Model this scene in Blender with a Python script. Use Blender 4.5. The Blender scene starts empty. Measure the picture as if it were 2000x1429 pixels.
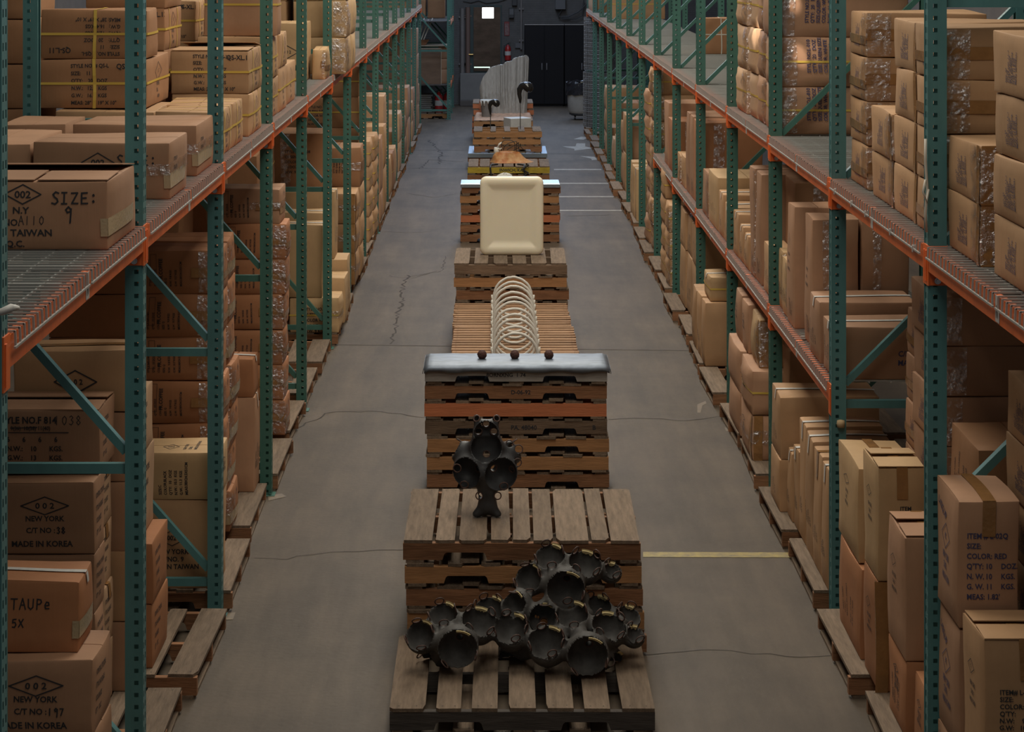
import bpy, math, random
import numpy as np
from mathutils import Vector, Matrix
random.seed(7)
PI = math.pi
scene = bpy.context.scene
COL = scene.collection
ORD = ['first', 'second', 'third', 'fourth', 'fifth', 'sixth', 'seventh', 'eighth', 'ninth', 'tenth',
       'eleventh', 'twelfth', 'thirteenth', 'fourteenth', 'fifteenth', 'sixteenth', 'seventeenth', 'eighteenth']
USED = {}

# ------------------------------------------------------------------ helpers
class MB:
    """collects geometry and links it as one mesh object"""
    def __init__(self):
        self.v = []; self.f = []; self.m = []
    def add(self, vs, fs, mi=0):
        n = len(self.v); self.v.extend(vs)
        for f in fs:
            self.f.append(tuple(i + n for i in f)); self.m.append(mi)
    def box(self, x0, x1, y0, y1, z0, z1, mi=0):
        self.add([(x0,y0,z0),(x1,y0,z0),(x1,y1,z0),(x0,y1,z0),(x0,y0,z1),(x1,y0,z1),(x1,y1,z1),(x0,y1,z1)],
                 [(0,3,2,1),(4,5,6,7),(0,1,5,4),(1,2,6,5),(2,3,7,6),(3,0,4,7)], mi)
    def cbox(self, x0, x1, y0, y1, z0, z1, b=0.003, mi=0):
        """box with chamfered edges"""
        vs = []; idx = {}
        X = (x0, x1); Y = (y0, y1); Z = (z0, z1)
        for i in (0,1):
            for j in (0,1):
                for k in (0,1):
                    sx = b if i == 0 else -b; sy = b if j == 0 else -b; sz = b if k == 0 else -b
                    idx[i,j,k,'x'] = len(vs); vs.append((X[i], Y[j]+sy, Z[k]+sz))
                    idx[i,j,k,'y'] = len(vs); vs.append((X[i]+sx, Y[j], Z[k]+sz))
                    idx[i,j,k,'z'] = len(vs); vs.append((X[i]+sx, Y[j]+sy, Z[k]))
        fs = []
        for i in (0,1):
            q = [idx[i,0,0,'x'], idx[i,1,0,'x'], idx[i,1,1,'x'], idx[i,0,1,'x']]; fs.append(q if i else q[::-1])
            q = [idx[0,i,0,'y'], idx[0,i,1,'y'], idx[1,i,1,'y'], idx[1,i,0,'y']]; fs.append(q if i else q[::-1])
            q = [idx[0,0,i,'z'], idx[1,0,i,'z'], idx[1,1,i,'z'], idx[0,1,i,'z']]; fs.append(q if i else q[::-1])
        for i in (0,1):
            for j in (0,1):
                q = [idx[i,j,0,'x'], idx[i,j,1,'x'], idx[i,j,1,'y'], idx[i,j,0,'y']]; fs.append(q if (i ^ j) else q[::-1])
                q = [idx[i,0,j,'x'], idx[i,1,j,'x'], idx[i,1,j,'z'], idx[i,0,j,'z']]; fs.append(q[::-1] if (i ^ j) else q)
                q = [idx[0,i,j,'y'], idx[1,i,j,'y'], idx[1,i,j,'z'], idx[0,i,j,'z']]; fs.append(q if (i ^ j) else q[::-1])
                for k in (0,1):
                    q = [idx[i,j,k,'x'], idx[i,j,k,'y'], idx[i,j,k,'z']]; fs.append(q if (i ^ j ^ k) else q[::-1])
        self.add(vs, fs, mi)
    def bar(self, p, q, w, h, mi=0, up=(0,0,1)):
        p = Vector(p); q = Vector(q); d = (q - p).normalized(); u = Vector(up)
        s = d.cross(u).normalized(); u = s.cross(d)
        vs = []
        for c in (p, q):
            for a, b in ((-1,-1),(1,-1),(1,1),(-1,1)):
                vs.append(tuple(c + s*(a*w/2) + u*(b*h/2)))
        self.add(vs, [(0,1,2,3),(7,6,5,4),(0,4,5,1),(1,5,6,2),(2,6,7,3),(3,7,4,0)], mi)
    def tube(self, pts, r, n=8, mi=0, closed=False, rad=None):
        pts = [Vector(p) for p in pts]; N = len(pts)
        vs = []; prev = None
        for i, p in enumerate(pts):
            if closed: d = pts[(i+1) % N] - pts[i-1]
            else: d = pts[min(i+1, N-1)] - pts[max(i-1, 0)]
            d.normalize()
            if prev is None:
                a = Vector((0,0,1)) if abs(d.z) < .9 else Vector((1,0,0))
                u = d.cross(a).normalized()
            else:
                u = (prev - d*prev.dot(d)); u.normalize()
            prev = u; w = d.cross(u)
            rr = rad[i] if rad else r
            for k in range(n):
                t = 2*PI*k/n
                vs.append(tuple(p + (u*math.cos(t) + w*math.sin(t))*rr))
        fs = []
        for i in range(N if closed else N-1):
            j = (i+1) % N
            for k in range(n):
                l = (k+1) % n
                fs.append((i*n+k, i*n+l, j*n+l, j*n+k))
        if not closed:
            fs.append(tuple(range(n))[::-1]); fs.append(tuple((N-1)*n+k for k in range(n)))
        self.add(vs, fs, mi)
    def lathe(self, prof, c=(0,0,0), n=24, mi=0, cap=True):
        vs = []; m = len(prof)
        for k in range(n):
            t = 2*PI*k/n
            for r, z in prof: vs.append((c[0]+r*math.cos(t), c[1]+r*math.sin(t), c[2]+z))
        fs = []
        for k in range(n):
            l = (k+1) % n
            for i in range(m-1): fs.append((k*m+i, l*m+i, l*m+i+1, k*m+i+1))
        if cap:
            fs.append(tuple(k*m for k in range(n))[::-1]); fs.append(tuple(k*m+m-1 for k in range(n)))
        self.add(vs, fs, mi)
    def prism(self, poly, a0, a1, axis='y', mi=0):
        """extrude a 2D polygon: axis 'y' -> poly in (x,z); 'x' -> (y,z); 'z' -> (x,y)"""
        n = len(poly)
        def P(p, a):
            if axis == 'y': return (p[0], a, p[1])
            if axis == 'x': return (a, p[0], p[1])
            return (p[0], p[1], a)
        vs = [P(p, a0) for p in poly] + [P(p, a1) for p in poly]
        fs = [tuple(range(n)), tuple(range(n, 2*n))[::-1]]
        for i in range(n):
            j = (i+1) % n; fs.append((i, i+n, j+n, j))
        self.add(vs, fs, mi)
    def mesh(self, name, mats, smooth=False, angle=None):
        me = bpy.data.meshes.new(name)
        me.from_pydata(self.v, [], self.f)
        for m in mats: me.materials.append(m)
        if len(mats) > 1: me.polygons.foreach_set('material_index', self.m)
        if smooth:
            me.polygons.foreach_set('use_smooth', [True]*len(me.polygons))
            if angle: me.set_sharp_from_angle(angle=math.radians(angle))
        me.update()
        return me
    def build(self, name, mats, parent=None, loc=(0,0,0), smooth=False, angle=None, fixn=False):
        if not isinstance(mats, (list, tuple)): mats = [mats]
        me = self.mesh(name, mats, smooth, angle)
        if fixn:
            import bmesh
            bm = bmesh.new(); bm.from_mesh(me); bmesh.ops.recalc_face_normals(bm, faces=bm.faces); bm.to_mesh(me); bm.free()
        return link(name, me, parent, loc)

def link(name, me, parent=None, loc=(0,0,0), rz=0):
    o = bpy.data.objects.new(name, me); COL.objects.link(o)
    o.location = loc; o.rotation_euler = (0,0,rz)
    if parent is not None: o.parent = parent
    return o
def thing(name, label, cat, loc=(0,0,0), rz=0, group=None):
    o = link(name, None, None, loc, rz); o.empty_display_size = .1
    return tag(o, label, cat, group)
def tag(o, label, cat, group=None):
    USED[label] = USED.get(label, 0) + 1
    o['label'] = label; o['category'] = cat
    if group: o['group'] = group
    return o
def structure(o):
    o['kind'] = 'structure'; return o

# ------------------------------------------------------------------ materials
def mat(name, color, rough=.6, metal=0, var=.0, noise=0, nscale=8, stretch=None, bump=0, bscale=40, dark=None, spec=.5,
        emit=None, objvar=0, coords='Object'):
    m = bpy.data.materials.new(name); m.use_nodes = True
    nt = m.node_tree; b = nt.nodes['Principled BSDF']
    b.inputs['Roughness'].default_value = rough; b.inputs['Metallic'].default_value = metal
    b.inputs['Specular IOR Level'].default_value = spec
    c = (*color, 1)
    b.inputs['Base Color'].default_value = c
    tc = nt.nodes.new('ShaderNodeTexCoord')
    src = tc.outputs[coords]
    if stretch:
        mp = nt.nodes.new('ShaderNodeMapping'); mp.inputs['Scale'].default_value = stretch
        nt.links.new(src, mp.inputs['Vector']); src = mp.outputs['Vector']
    if objvar:
        oi = nt.nodes.new('ShaderNodeObjectInfo')
        va = nt.nodes.new('ShaderNodeVectorMath'); va.operation = 'ADD'
        mu = nt.nodes.new('ShaderNodeMath'); mu.operation = 'MULTIPLY'; mu.inputs[1].default_value = 37.0
        nt.links.new(oi.outputs['Random'], mu.inputs[0]); nt.links.new(src, va.inputs[0]); nt.links.new(mu.outputs[0], va.inputs[1])
        src = va.outputs[0]
    out = None
    if noise:
        nz = nt.nodes.new('ShaderNodeTexNoise'); nz.inputs['Scale'].default_value = nscale; nz.inputs['Detail'].default_value = 6
        nz.inputs['Roughness'].default_value = .65
        nt.links.new(src, nz.inputs['Vector'])
        cr = nt.nodes.new('ShaderNodeValToRGB')
        d = dark if dark else tuple(x*(1-noise) for x in color)
        cr.color_ramp.elements[0].position = .32; cr.color_ramp.elements[0].color = (*d, 1)
        cr.color_ramp.elements[1].position = .68; cr.color_ramp.elements[1].color = c
        nt.links.new(nz.outputs['Fac'], cr.inputs['Fac'])
        out = cr.outputs['Color']
    if objvar:
        hs = nt.nodes.new('ShaderNodeHueSaturation')
        mr = nt.nodes.new('ShaderNodeMapRange'); mr.inputs['To Min'].default_value = 1-objvar; mr.inputs['To Max'].default_value = 1+objvar*.8
        nt.links.new(oi.outputs['Random'], mr.inputs['Value']); nt.links.new(mr.outputs['Result'], hs.inputs['Value'])
        if out is None: hs.inputs['Color'].default_value = c
        else: nt.links.new(out, hs.inputs['Color'])
        out = hs.outputs['Color']
    if out is not None: nt.links.new(out, b.inputs['Base Color'])
    if bump:
        n2 = nt.nodes.new('ShaderNodeTexNoise'); n2.inputs['Scale'].default_value = bscale; n2.inputs['Detail'].default_value = 4
        nt.links.new(src, n2.inputs['Vector'])
        bp = nt.nodes.new('ShaderNodeBump'); bp.inputs['Strength'].default_value = bump; bp.inputs['Distance'].default_value = .01
        nt.links.new(n2.outputs['Fac'], bp.inputs['Height']); nt.links.new(bp.outputs['Normal'], b.inputs['Normal'])
    if emit:
        b.inputs['Emission Color'].default_value = (*emit[0], 1); b.inputs['Emission Strength'].default_value = emit[1]
    return m

def kraft(name, color):
    """corrugated board: mottled colour and faint upright flutes"""
    m = mat(name, color, rough=.72, noise=.16, nscale=3.0, objvar=.12, spec=.3)
    nt = m.node_tree; b = nt.nodes['Principled BSDF']
    tc = nt.nodes['Texture Coordinate']
    mp = nt.nodes.new('ShaderNodeMapping'); mp.inputs['Scale'].default_value = (60, 60, 1.2)
    nz = nt.nodes.new('ShaderNodeTexNoise'); nz.inputs['Scale'].default_value = 1.0; nz.inputs['Detail'].default_value = 3
    n2 = nt.nodes.new('ShaderNodeTexNoise'); n2.inputs['Scale'].default_value = 7; n2.inputs['Detail'].default_value = 5
    ad = nt.nodes.new('ShaderNodeMath'); ad.operation = 'MULTIPLY_ADD'; ad.inputs[1].default_value = .35
    bp = nt.nodes.new('ShaderNodeBump'); bp.inputs['Strength'].default_value = .35; bp.inputs['Distance'].default_value = .006
    nt.links.new(tc.outputs['Object'], mp.inputs['Vector']); nt.links.new(mp.outputs['Vector'], nz.inputs['Vector'])
    nt.links.new(tc.outputs['Object'], n2.inputs['Vector'])
    nt.links.new(nz.outputs['Fac'], ad.inputs[0]); nt.links.new(n2.outputs['Fac'], ad.inputs[2])
    nt.links.new(ad.outputs[0], bp.inputs['Height']); nt.links.new(bp.outputs['Normal'], b.inputs['Normal'])
    return m

K = {
 'tan':    kraft('kraft_tan',    (.50, .295, .155)),
 'pink':   kraft('kraft_pink',   (.44, .246, .145)),
 'yellow': kraft('kraft_yellow', (.55, .355, .185)),
 'brown':  kraft('kraft_brown',  (.38, .195, .098)),
 'rust':   kraft('kraft_rust',   (.43, .19, .088)),
 'pale':   kraft('kraft_pale',   (.54, .34, .205)),
}
INK = mat('black_ink', (.025,.025,.03), .8)
NAVY = mat('navy_ink', (.045,.045,.11), .8)
MARKER = mat('marker_pen', (.03,.025,.025), .7)
STRAP = mat('yellow_strap', (.68,.47,.09), .4)
WHITESTRAP = mat('white_cord', (.6,.56,.48), .6)
TAPE = mat('brown_tape', (.33,.165,.06), .22, noise=.25, nscale=12, bump=.15, bscale=60)
CLEARTAPE = mat('clear_tape', (.46,.36,.22), .15, bump=.2, bscale=80)
WHITETAPE = mat('white_paper_tape', (.68,.66,.62), .5, noise=.2, nscale=25)
def wrapmat():
    m = bpy.data.materials.new('plastic_wrap'); m.use_nodes = True
    nt = m.node_tree; nt.nodes.clear()
    o = nt.nodes.new('ShaderNodeOutputMaterial'); mx = nt.nodes.new('ShaderNodeMixShader')
    tr = nt.nodes.new('ShaderNodeBsdfTransparent'); gl = nt.nodes.new('ShaderNodeBsdfGlossy')
    gl.inputs['Roughness'].default_value = .12; gl.inputs['Color'].default_value = (.95,.95,1,1)
    tr.inputs['Color'].default_value = (.93,.92,.9,1)
    tc = nt.nodes.new('ShaderNodeTexCoord')
    nz = nt.nodes.new('ShaderNodeTexNoise'); nz.inputs['Scale'].default_value = 22; nz.inputs['Detail'].default_value = 6
    nt.links.new(tc.outputs['Object'], nz.inputs['Vector'])
    cr = nt.nodes.new('ShaderNodeMapRange'); cr.inputs['From Min'].default_value = .42; cr.inputs['From Max'].default_value = .68
    cr.inputs['To Min'].default_value = .05; cr.inputs['To Max'].default_value = .6
    nt.links.new(nz.outputs['Fac'], cr.inputs['Value'])
    n2 = nt.nodes.new('ShaderNodeTexNoise'); n2.inputs['Scale'].default_value = 45; n2.inputs['Detail'].default_value = 5
    nt.links.new(tc.outputs['Object'], n2.inputs['Vector'])
    bp = nt.nodes.new('ShaderNodeBump'); bp.inputs['Strength'].default_value = 1; bp.inputs['Distance'].default_value = .02
    nt.links.new(n2.outputs['Fac'], bp.inputs['Height']); nt.links.new(bp.outputs['Normal'], gl.inputs['Normal'])
    nt.links.new(cr.outputs['Result'], mx.inputs['Fac']); nt.links.new(tr.outputs[0], mx.inputs[1]); nt.links.new(gl.outputs[0], mx.inputs[2])
    nt.links.new(mx.outputs[0], o.inputs['Surface'])
    return m
WRAP = wrapmat()
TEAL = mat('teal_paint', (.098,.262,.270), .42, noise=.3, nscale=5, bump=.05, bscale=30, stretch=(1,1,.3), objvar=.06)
GREEN = mat('green_frame_tone', (.060,.168,.135), .42, noise=.3, nscale=5, bump=.05, bscale=30, stretch=(1,1,.3), objvar=.06)  # greener tone for the frames farther along the aisle
ORANGE = mat('orange_paint', (.88,.175,.038), .42, noise=.28, nscale=9, bump=.06, bscale=30, objvar=.08)
ZINC = mat('zinc_bolt', (.55,.56,.58), .35, .9)
WIRE = mat('galvanised_wire', (.40,.405,.385), .45, .35)
TAGW = mat('white_tag', (.55,.53,.50), .6, noise=.15, nscale=30)
W_GREY = mat('wood_weathered', (.235,.17,.12), .85, noise=.42, nscale=5, stretch=(9,1.0,9), bump=.35, bscale=16, objvar=.22, spec=.2)
W_GREYX = mat('wood_weathered_beam', (.225,.15,.10), .85, noise=.42, nscale=5, stretch=(1.0,9,9), bump=.35, bscale=16, objvar=.22, spec=.2)
W_BRN = mat('wood_brown', (.33,.16,.082), .8, noise=.42, nscale=5, stretch=(1.0,9,9), bump=.3, bscale=16, objvar=.22, spec=.2)
W_ORG = mat('wood_orange', (.56,.19,.085), .75, noise=.22, nscale=4, stretch=(1.0,9,9), bump=.2, bscale=16, objvar=.05, spec=.25)
W_HON = mat('wood_honey', (.46,.235,.105), .8, noise=.35, nscale=4, stretch=(1.0,9,9), bump=.2, bscale=16, objvar=.12, spec=.2)
W_PALE = mat('wood_pale_dusty', (.36,.33,.30), .8, noise=.35, nscale=5, stretch=(1.0,9,9), bump=.2, bscale=16, spec=.2)
W_DARK = mat('wood_dark', (.10,.085,.075), .85, noise=.4, nscale=5, stretch=(1.0,9,9), bump=.3, bscale=16, objvar=.15, spec=.2)
W_YEL = mat('wood_yellow_paint', (.50,.36,.03), .6, noise=.35, nscale=10, stretch=(1,3,3), bump=.2, bscale=20)
BLACKC = mat('black_fibre', (.098,.092,.086), .62, noise=.5, nscale=16, bump=.12, bscale=30, spec=.3)
BLACKD = mat('black_casting', (.055,.055,.058), .5, noise=.4, nscale=16, bump=.12, bscale=30, spec=.35)
RUST = mat('rust_rim', (.12,.06,.045), .7, noise=.4, nscale=30)
CREAMEDGE = mat('cream_felt_edge', (.66,.53,.27), .85, noise=.3, nscale=40)

# ------------------------------------------------------------------ lettering
_TXT = {}
def text_arrays(s):
    if s in _TXT: return _TXT[s]
    cu = bpy.data.curves.new('lettering', 'FONT'); cu.body = s; cu.resolution_u = 2; cu.size = 1.0; cu.offset = .022
    ob = bpy.data.objects.new('lettering', cu); COL.objects.link(ob)
    bpy.context.view_layer.update()
    dg = bpy.context.evaluated_depsgraph_get()
    me = ob.evaluated_get(dg).to_mesh()
    vs = [(v.co.x, v.co.y) for v in me.vertices]; fs = [tuple(p.vertices) for p in me.polygons]
    ob.evaluated_get(dg).to_mesh_clear()
    bpy.data.objects.remove(ob); bpy.data.curves.remove(cu)
    w = max([v[0] for v in vs], default=.5)
    _TXT[s] = (vs, fs, w)
    return _TXT[s]
def stroke(pts, w, closed=False):
    """flat ribbon along 2D points"""
    P = [Vector((p[0], p[1])) for p in pts]
    if closed: P.append(P[0].copy())
    vs = []; fs = []
    for a, b in zip(P[:-1], P[1:]):
        d = (b - a); L = d.length
        if L < 1e-6: continue
        d /= L; n = Vector((-d.y, d.x))*(w/2); e = d*(w*.35)
        k = len(vs); steps = max(1, int(L/.05))
        for i in range(steps+1):
            c = (a - e) + (b + e - (a - e))*(i/steps)
            vs += [tuple(c - n), tuple(c + n)]
        for i in range(steps): fs.append((k+2*i, k+2*i+2, k+2*i+3, k+2*i+1))
    return vs, fs
HAND = {
 'S': [[(.75,.9),(.45,1),(.2,.8),(.35,.58),(.6,.42),(.68,.2),(.4,0),(.08,.08)]],
 'I': [[(.1,.95),(.6,.95)],[(.35,.95),(.33,.03)],[(.08,.03),(.6,.03)]],
 'Z': [[(.1,.9),(.7,.92),(.15,.06),(.75,.05)]],
 'E': [[(.7,.92),(.15,.9),(.15,.04),(.75,.05)],[(.15,.48),(.6,.5)]],
 ':': [[(.3,.7),(.36,.76),(.4,.68),(.33,.66)],[(.3,.2),(.36,.26),(.4,.18),(.33,.16)]],
 '9': [[(.65,.8),(.4,1),(.15,.78),(.3,.55),(.6,.65),(.66,.85),(.62,.3),(.56,-.25)]],
 'A': [[(.05,0),(.4,1),(.75,0)],[(.18,.4),(.64,.4)]],
 '1': [[(.3,.95),(.26,0)]],
 '0': [[(.4,.95),(.15,.7),(.12,.3),(.35,0),(.6,.25),(.66,.7),(.4,.95)]],
 'T': [[(.0,.95),(.75,.95)],[(.38,.95),(.36,0)]],
 'U': [[(.1,.95),(.12,.2),(.4,0),(.66,.2),(.7,.95)]],
 'P': [[(.15,0),(.18,.95),(.6,.9),(.68,.68),(.5,.5),(.18,.48)]],
 'e': [[(.15,.35),(.6,.4),(.55,.65),(.3,.7),(.12,.4),(.2,.08),(.6,.08)]],
 '5': [[(.65,.95),(.2,.92),(.16,.55),(.5,.6),(.64,.3),(.45,.02),(.12,.05)]],
 'X': [[(.1,.9),(.7,0)],[(.7,.95),(.05,.05)]],
 '3': [[(.15,.85),(.4,1),(.62,.8),(.35,.55),(.64,.3),(.4,0),(.1,.1)]],
 '8': [[(.4,.5),(.15,.75),(.4,1),(.62,.75),(.4,.5),(.12,.25),(.4,0),(.66,.25),(.4,.5)]],
 '7': [[(.12,.92),(.68,.92),(.3,0)]],
 'N': [[(.12,0),(.14,.95),(.66,.05),(.68,1)]],
}
def hand_arrays(s, size, w):
    vs = []; fs = []; x = 0
    for ch in s:
        if ch == ' ': x += size*.6; continue
        for st in HAND[ch]:
            a, b = stroke([(x + p[0]*size*.8, p[1]*size) for p in st], w)
            k = len(vs); vs += a; fs += [tuple(i+k for i in f) for f in b]
        x += size*.78
    return vs, fs

# ------------------------------------------------------------------ cartons
FACES = {'front': ((1,0,0),(0,0,1),(0,-1,0)), 'back': ((-1,0,0),(0,0,1),(0,1,0)),
         'right': ((0,1,0),(0,0,1),(1,0,0)), 'left': ((0,-1,0),(0,0,1),(-1,0,0)),
         'top': ((1,0,0),(0,1,0),(0,0,1)), 'bottom': ((1,0,0),(0,-1,0),(0,0,-1))}
class Carton:
    def __init__(self, W, L, H, seed=0, bulge=.008, wob=.004, pinch=None):
        self.h = (W/2, L/2, H/2); self.seed = seed; self.b = bulge; self.wob = wob; self.pinch = pinch
        r = random.Random(seed)
        self.ph = [(r.uniform(0,6.28), r.uniform(5,9), r.uniform(5,9), r.uniform(5,9)) for _ in range(3)]
    def half(self, face):
        U, V, N = FACES[face]
        f = lambda A: sum(abs(a)*h for a, h in zip(A, self.h))
        return f(U), f(V), f(N)
    def P(self, face, u, v, off=0):
        """point on the carton's surface; u, v in -1..1"""
        U, V, N = FACES[face]; hu, hv, hn = self.half(face)
        bu = max(0, 1-u*u); bv = max(0, 1-v*v)
        bl = self.b*(bu*bv)**.8*(1 if face not in ('bottom','top') else .25)
        if self.pinch is not None and face not in ('top','bottom'):
            bl *= .35 + 1.0*min(1, abs(v - self.pinch)*2.2)
        n = hn + bl + off
        p = [u*hu*a + v*hv*b + n*c for a, b, c in zip(U, V, N)]
        x, y, z = p
        k = self.wob*min(1, (z + self.h[2])/(.08))          # settled flat on what carries it
        a, b, c = self.ph
        return (x + k*math.sin(a[0]+a[1]*y+a[2]*z), y + k*math.sin(b[0]+b[1]*x+b[2]*z),
                z + k*.8*math.sin(c[0]+c[1]*x+c[2]*y)*max(0, z/self.h[2]))
    def body(self, mb, groove='x'):
        for face in FACES:
            hu, hv, hn = self.half(face)
            gu = [-1, -1+.012/hu, -.55, 0, .55, 1-.012/hu, 1]; gv = [-1, -1+.012/hv, -.55, 0, .55, 1-.012/hv, 1]
            dep = None
            if face == 'top' and groove:
                e = .004/(hv if groove == 'x' else hu)
                g = [-1, -.98, -.5, -e, 0, e, .5, .98, 1]
                if groove == 'x': gv = g
                else: gu = g
            vs = []
            for v in gv:
                for u in gu:
                    off = 0
                    if face == 'top' and groove and ((groove == 'x' and v == 0) or (groove == 'y' and u == 0)): off = -.012
                    uu, vv = u, v
                    ed = (abs(u) == 1) + (abs(v) == 1)
                    p = Vector(self.P(face, uu, vv, off))
                    if ed:   # soften the edges
                        U, V, N = FACES[face]
                        q = Vector((0,0,0))
                        if abs(u) == 1: q -= Vector(U)*(u*.0025)
                        if abs(v) == 1: q -= Vector(V)*(v*.0025)
                        q -= Vector(N)*.0025
                        p += q
                    vs.append(tuple(p))
            n = len(gu); fs = []
            for j in range(len(gv)-1):
                for i in range(n-1): fs.append((j*n+i, j*n+i+1, (j+1)*n+i+1, (j+1)*n+i))
            mb.add(vs, fs, 0)
    def put(self, mb, face, vs2, fs, cx, cz, mi=1, rot=0, off=.0016, sx=1):
        """lay flat 2D shapes (metres, about the face centre) on a face"""
        hu, hv, _ = self.half(face); c, s = math.cos(rot), math.sin(rot)
        out = []
        for x, y in vs2:
            x *= sx
            X = cx + x*c - y*s; Z = cz + x*s + y*c
            out.append(self.P(face, max(-1,min(1,X/hu)), max(-1,min(1,Z/hv)), off))
        mb.add(out, fs, mi)
    def text(self, mb, face, s, cx, cz, size, rot=0, align='l', mi=1, sx=.92):
        vs, fs, w = text_arrays(s)
        k = size/.72
        o = 0 if align == 'l' else (-w/2 if align == 'c' else -w)
        self.put(mb, face, [((x+o)*k, y*k) for x, y in vs], fs, cx, cz, mi, rot, sx=sx)
    def diamond(self, mb, face, cx, cz, a, b, w=.004, mi=1, rot=0):
        vs, fs = stroke([(-a,0),(0,b),(a,0),(0,-b)], w, True)
        self.put(mb, face, vs, fs, cx, cz, mi, rot)
    def strip(self, faces_uv, w, off=.003, seg=6):
        """ribbon over consecutive faces: list of (face, (u0,v0), (u1,v1)); w = half width in metres"""
        mb = MB()
        for face, a, b in faces_uv:
            hu, hv, _ = self.half(face)
            d = Vector(((b[0]-a[0])*hu, (b[1]-a[1])*hv)); L = d.length; d /= L
            n = Vector((-d.y, d.x))
            vs = []
            for i in range(seg+1):
                t = i/seg; u = a[0]+(b[0]-a[0])*t; v = a[1]+(b[1]-a[1])*t
                for k in (-1, 1):
                    vs.append(self.P(face, u + k*n.x*w/hu, v + k*n.y*w/hv, off))
            mb.add(vs, [(2*i, 2*i+2, 2*i+3, 2*i+1) for i in range(seg)])
        return mb
    def hstrap(self, v, w=.007):
        return self.strip([(f, (-1.01,v), (1.01,v)) for f in ('front','right','back','left')], w, .0035)
    def vstrap(self, axis, u, w=.007):
        if axis == 'x':   # runs over top along X (aisle faces)
            s = [('right',(u,-1.0),(u,1.01)), ('left',(-u,-1.0),(-u,1.01)), ('top',(-1.01,u),(1.01,u))]
        else:
            s = [('front',(u,-1.0),(u,1.01)), ('back',(-u,-1.0),(-u,1.01)), ('top',(u,-1.01),(u,1.01))]
        return self.strip(s, w, .0035)
    def wrap(self, faces, seed, off=.006):
        """crumpled clear film over strips of the faces: list of (face,u0,u1,v0,v1)"""
        r = random.Random(seed); mb = MB()
        for face, u0, u1, v0, v1 in faces:
            hu, hv, _ = self.half(face)
            nu = max(2, int((u1-u0)*hu/.03)); nv = max(2, int((v1-v0)*hv/.04))
            vs = []
            for j in range(nv+1):
                for i in range(nu+1):
                    vs.append(self.P(face, u0+(u1-u0)*i/nu, v0+(v1-v0)*j/nv, off + r.uniform(-.003,.003)))
            n = nu+1
            mb.add(vs, [(j*n+i, j*n+i+1, (j+1)*n+i+1, (j+1)*n+i) for j in range(nv) for i in range(nu)])
        return mb
# ------------------------------------------------------------------ the racks
BAY = 2.545; LY0 = 6.381; RY0 = 8.90
XL = -1.482; XR = 1.815; PW = .076            # aisle faces of the posts
DECK_L = 2.46; DECK_R = 2.38; DECK_M = 1.265
FD = 1.07                                     # frame depth
LYS = [LY0 + BAY*i for i in range(15)]
RYS = [RY0 - BAY + BAY*i for i in range(15)]  # RYS[0] stands just outside the frame
def post_mesh(s, paint=TEAL):
    mb = MB(); P = .0508; n = 92; h = PW/2
    a = [-h, .001, .019, h]                   # hole column, nearer the aisle
    for y, rev in ((-h, 0), (h, 1)):
        for k in range(n):
            z = [P*k, P*k+.0165, P*k+.0345, P*k+P]
            for i in range(3):
                for j in range(3):
                    if i == 1 and j == 1: continue
                    q = [(s*a[i],y,z[j]),(s*a[i+1],y,z[j]),(s*a[i+1],y,z[j+1]),(s*a[i],y,z[j+1])]
                    mb.add(q if not rev else q[::-1], [(0,1,2,3)])
    b = [-h, -.024, -.012, .012, .024, h]
    for k in range(n):
        z = [P*k, P*k+.012, P*k+.037, P*k+P]
        for i in range(5):
            for j in range(3):
                if j == 1 and i in (1,3): continue
                mb.add([(s*h,b[i],z[j]),(s*h,b[i+1],z[j]),(s*h,b[i+1],z[j+1]),(s*h,b[i],z[j+1])], [(0,1,2,3)])
    top = P*n
    for y0, y1 in ((-h,-h+.014),(h-.014,h)):
        mb.add([(-s*h,y0,0),(-s*h,y1,0),(-s*h,y1,top),(-s*h,y0,top)], [(0,1,2,3)])
    # rounded fold at the aisle corners
    for y in (-h, h):
        mb.box(s*h-.004, s*h+.0005, y-.0006 if y < 0 else y-.003, y+.003 if y < 0 else y+.0006, 0, top)
    return mb.mesh('post', [paint])
POST = {(s, p.name): post_mesh(s, p) for s in (1,-1) for p in (TEAL, GREEN)}
def foot_mesh(paint=TEAL):
    mb = MB(); mb.cbox(-.06,.06,-.055,.055,0,.007,.002); mb.tube([(.03,-.045,.007),(.03,-.045,.02)],.009,6)
    return mb.mesh('footplate', [paint])
FOOT = {p.name: foot_mesh(p) for p in (TEAL, GREEN)}
def brace_mesh(s, z0, z1, paint=TEAL):
    mb = MB(); h = PW/2
    p = (-s*h, 0, z0); q = (-s*(FD-h), 0, z1)
    mb.bar(p, q, .034, .042, up=(0,0,1) if abs(z1-z0) < .01 else (0,1,0))
    return mb.mesh('brace', [paint])
HZ_L = [.19, 1.435, 2.68, 3.92]; HZ_R = [.06+.0, 1.16, 2.28, 3.40, 4.5]
BR = {}; DG = {}
for p in (TEAL, GREEN):
    BR[1, p.name] = [brace_mesh(1, z, z, p) for z in HZ_L]; BR[-1, p.name] = [brace_mesh(-1, z, z, p) for z in HZ_R]
    DG[1, p.name] = [brace_mesh(1, a+.07, b-.05, p) for a, b in zip(HZ_L[:2], HZ_L[1:3])]
    DG[-1, p.name] = [brace_mesh(-1, a+.11, b-.02, p) for a, b in zip(HZ_R[:-1], HZ_R[1:])]
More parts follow.
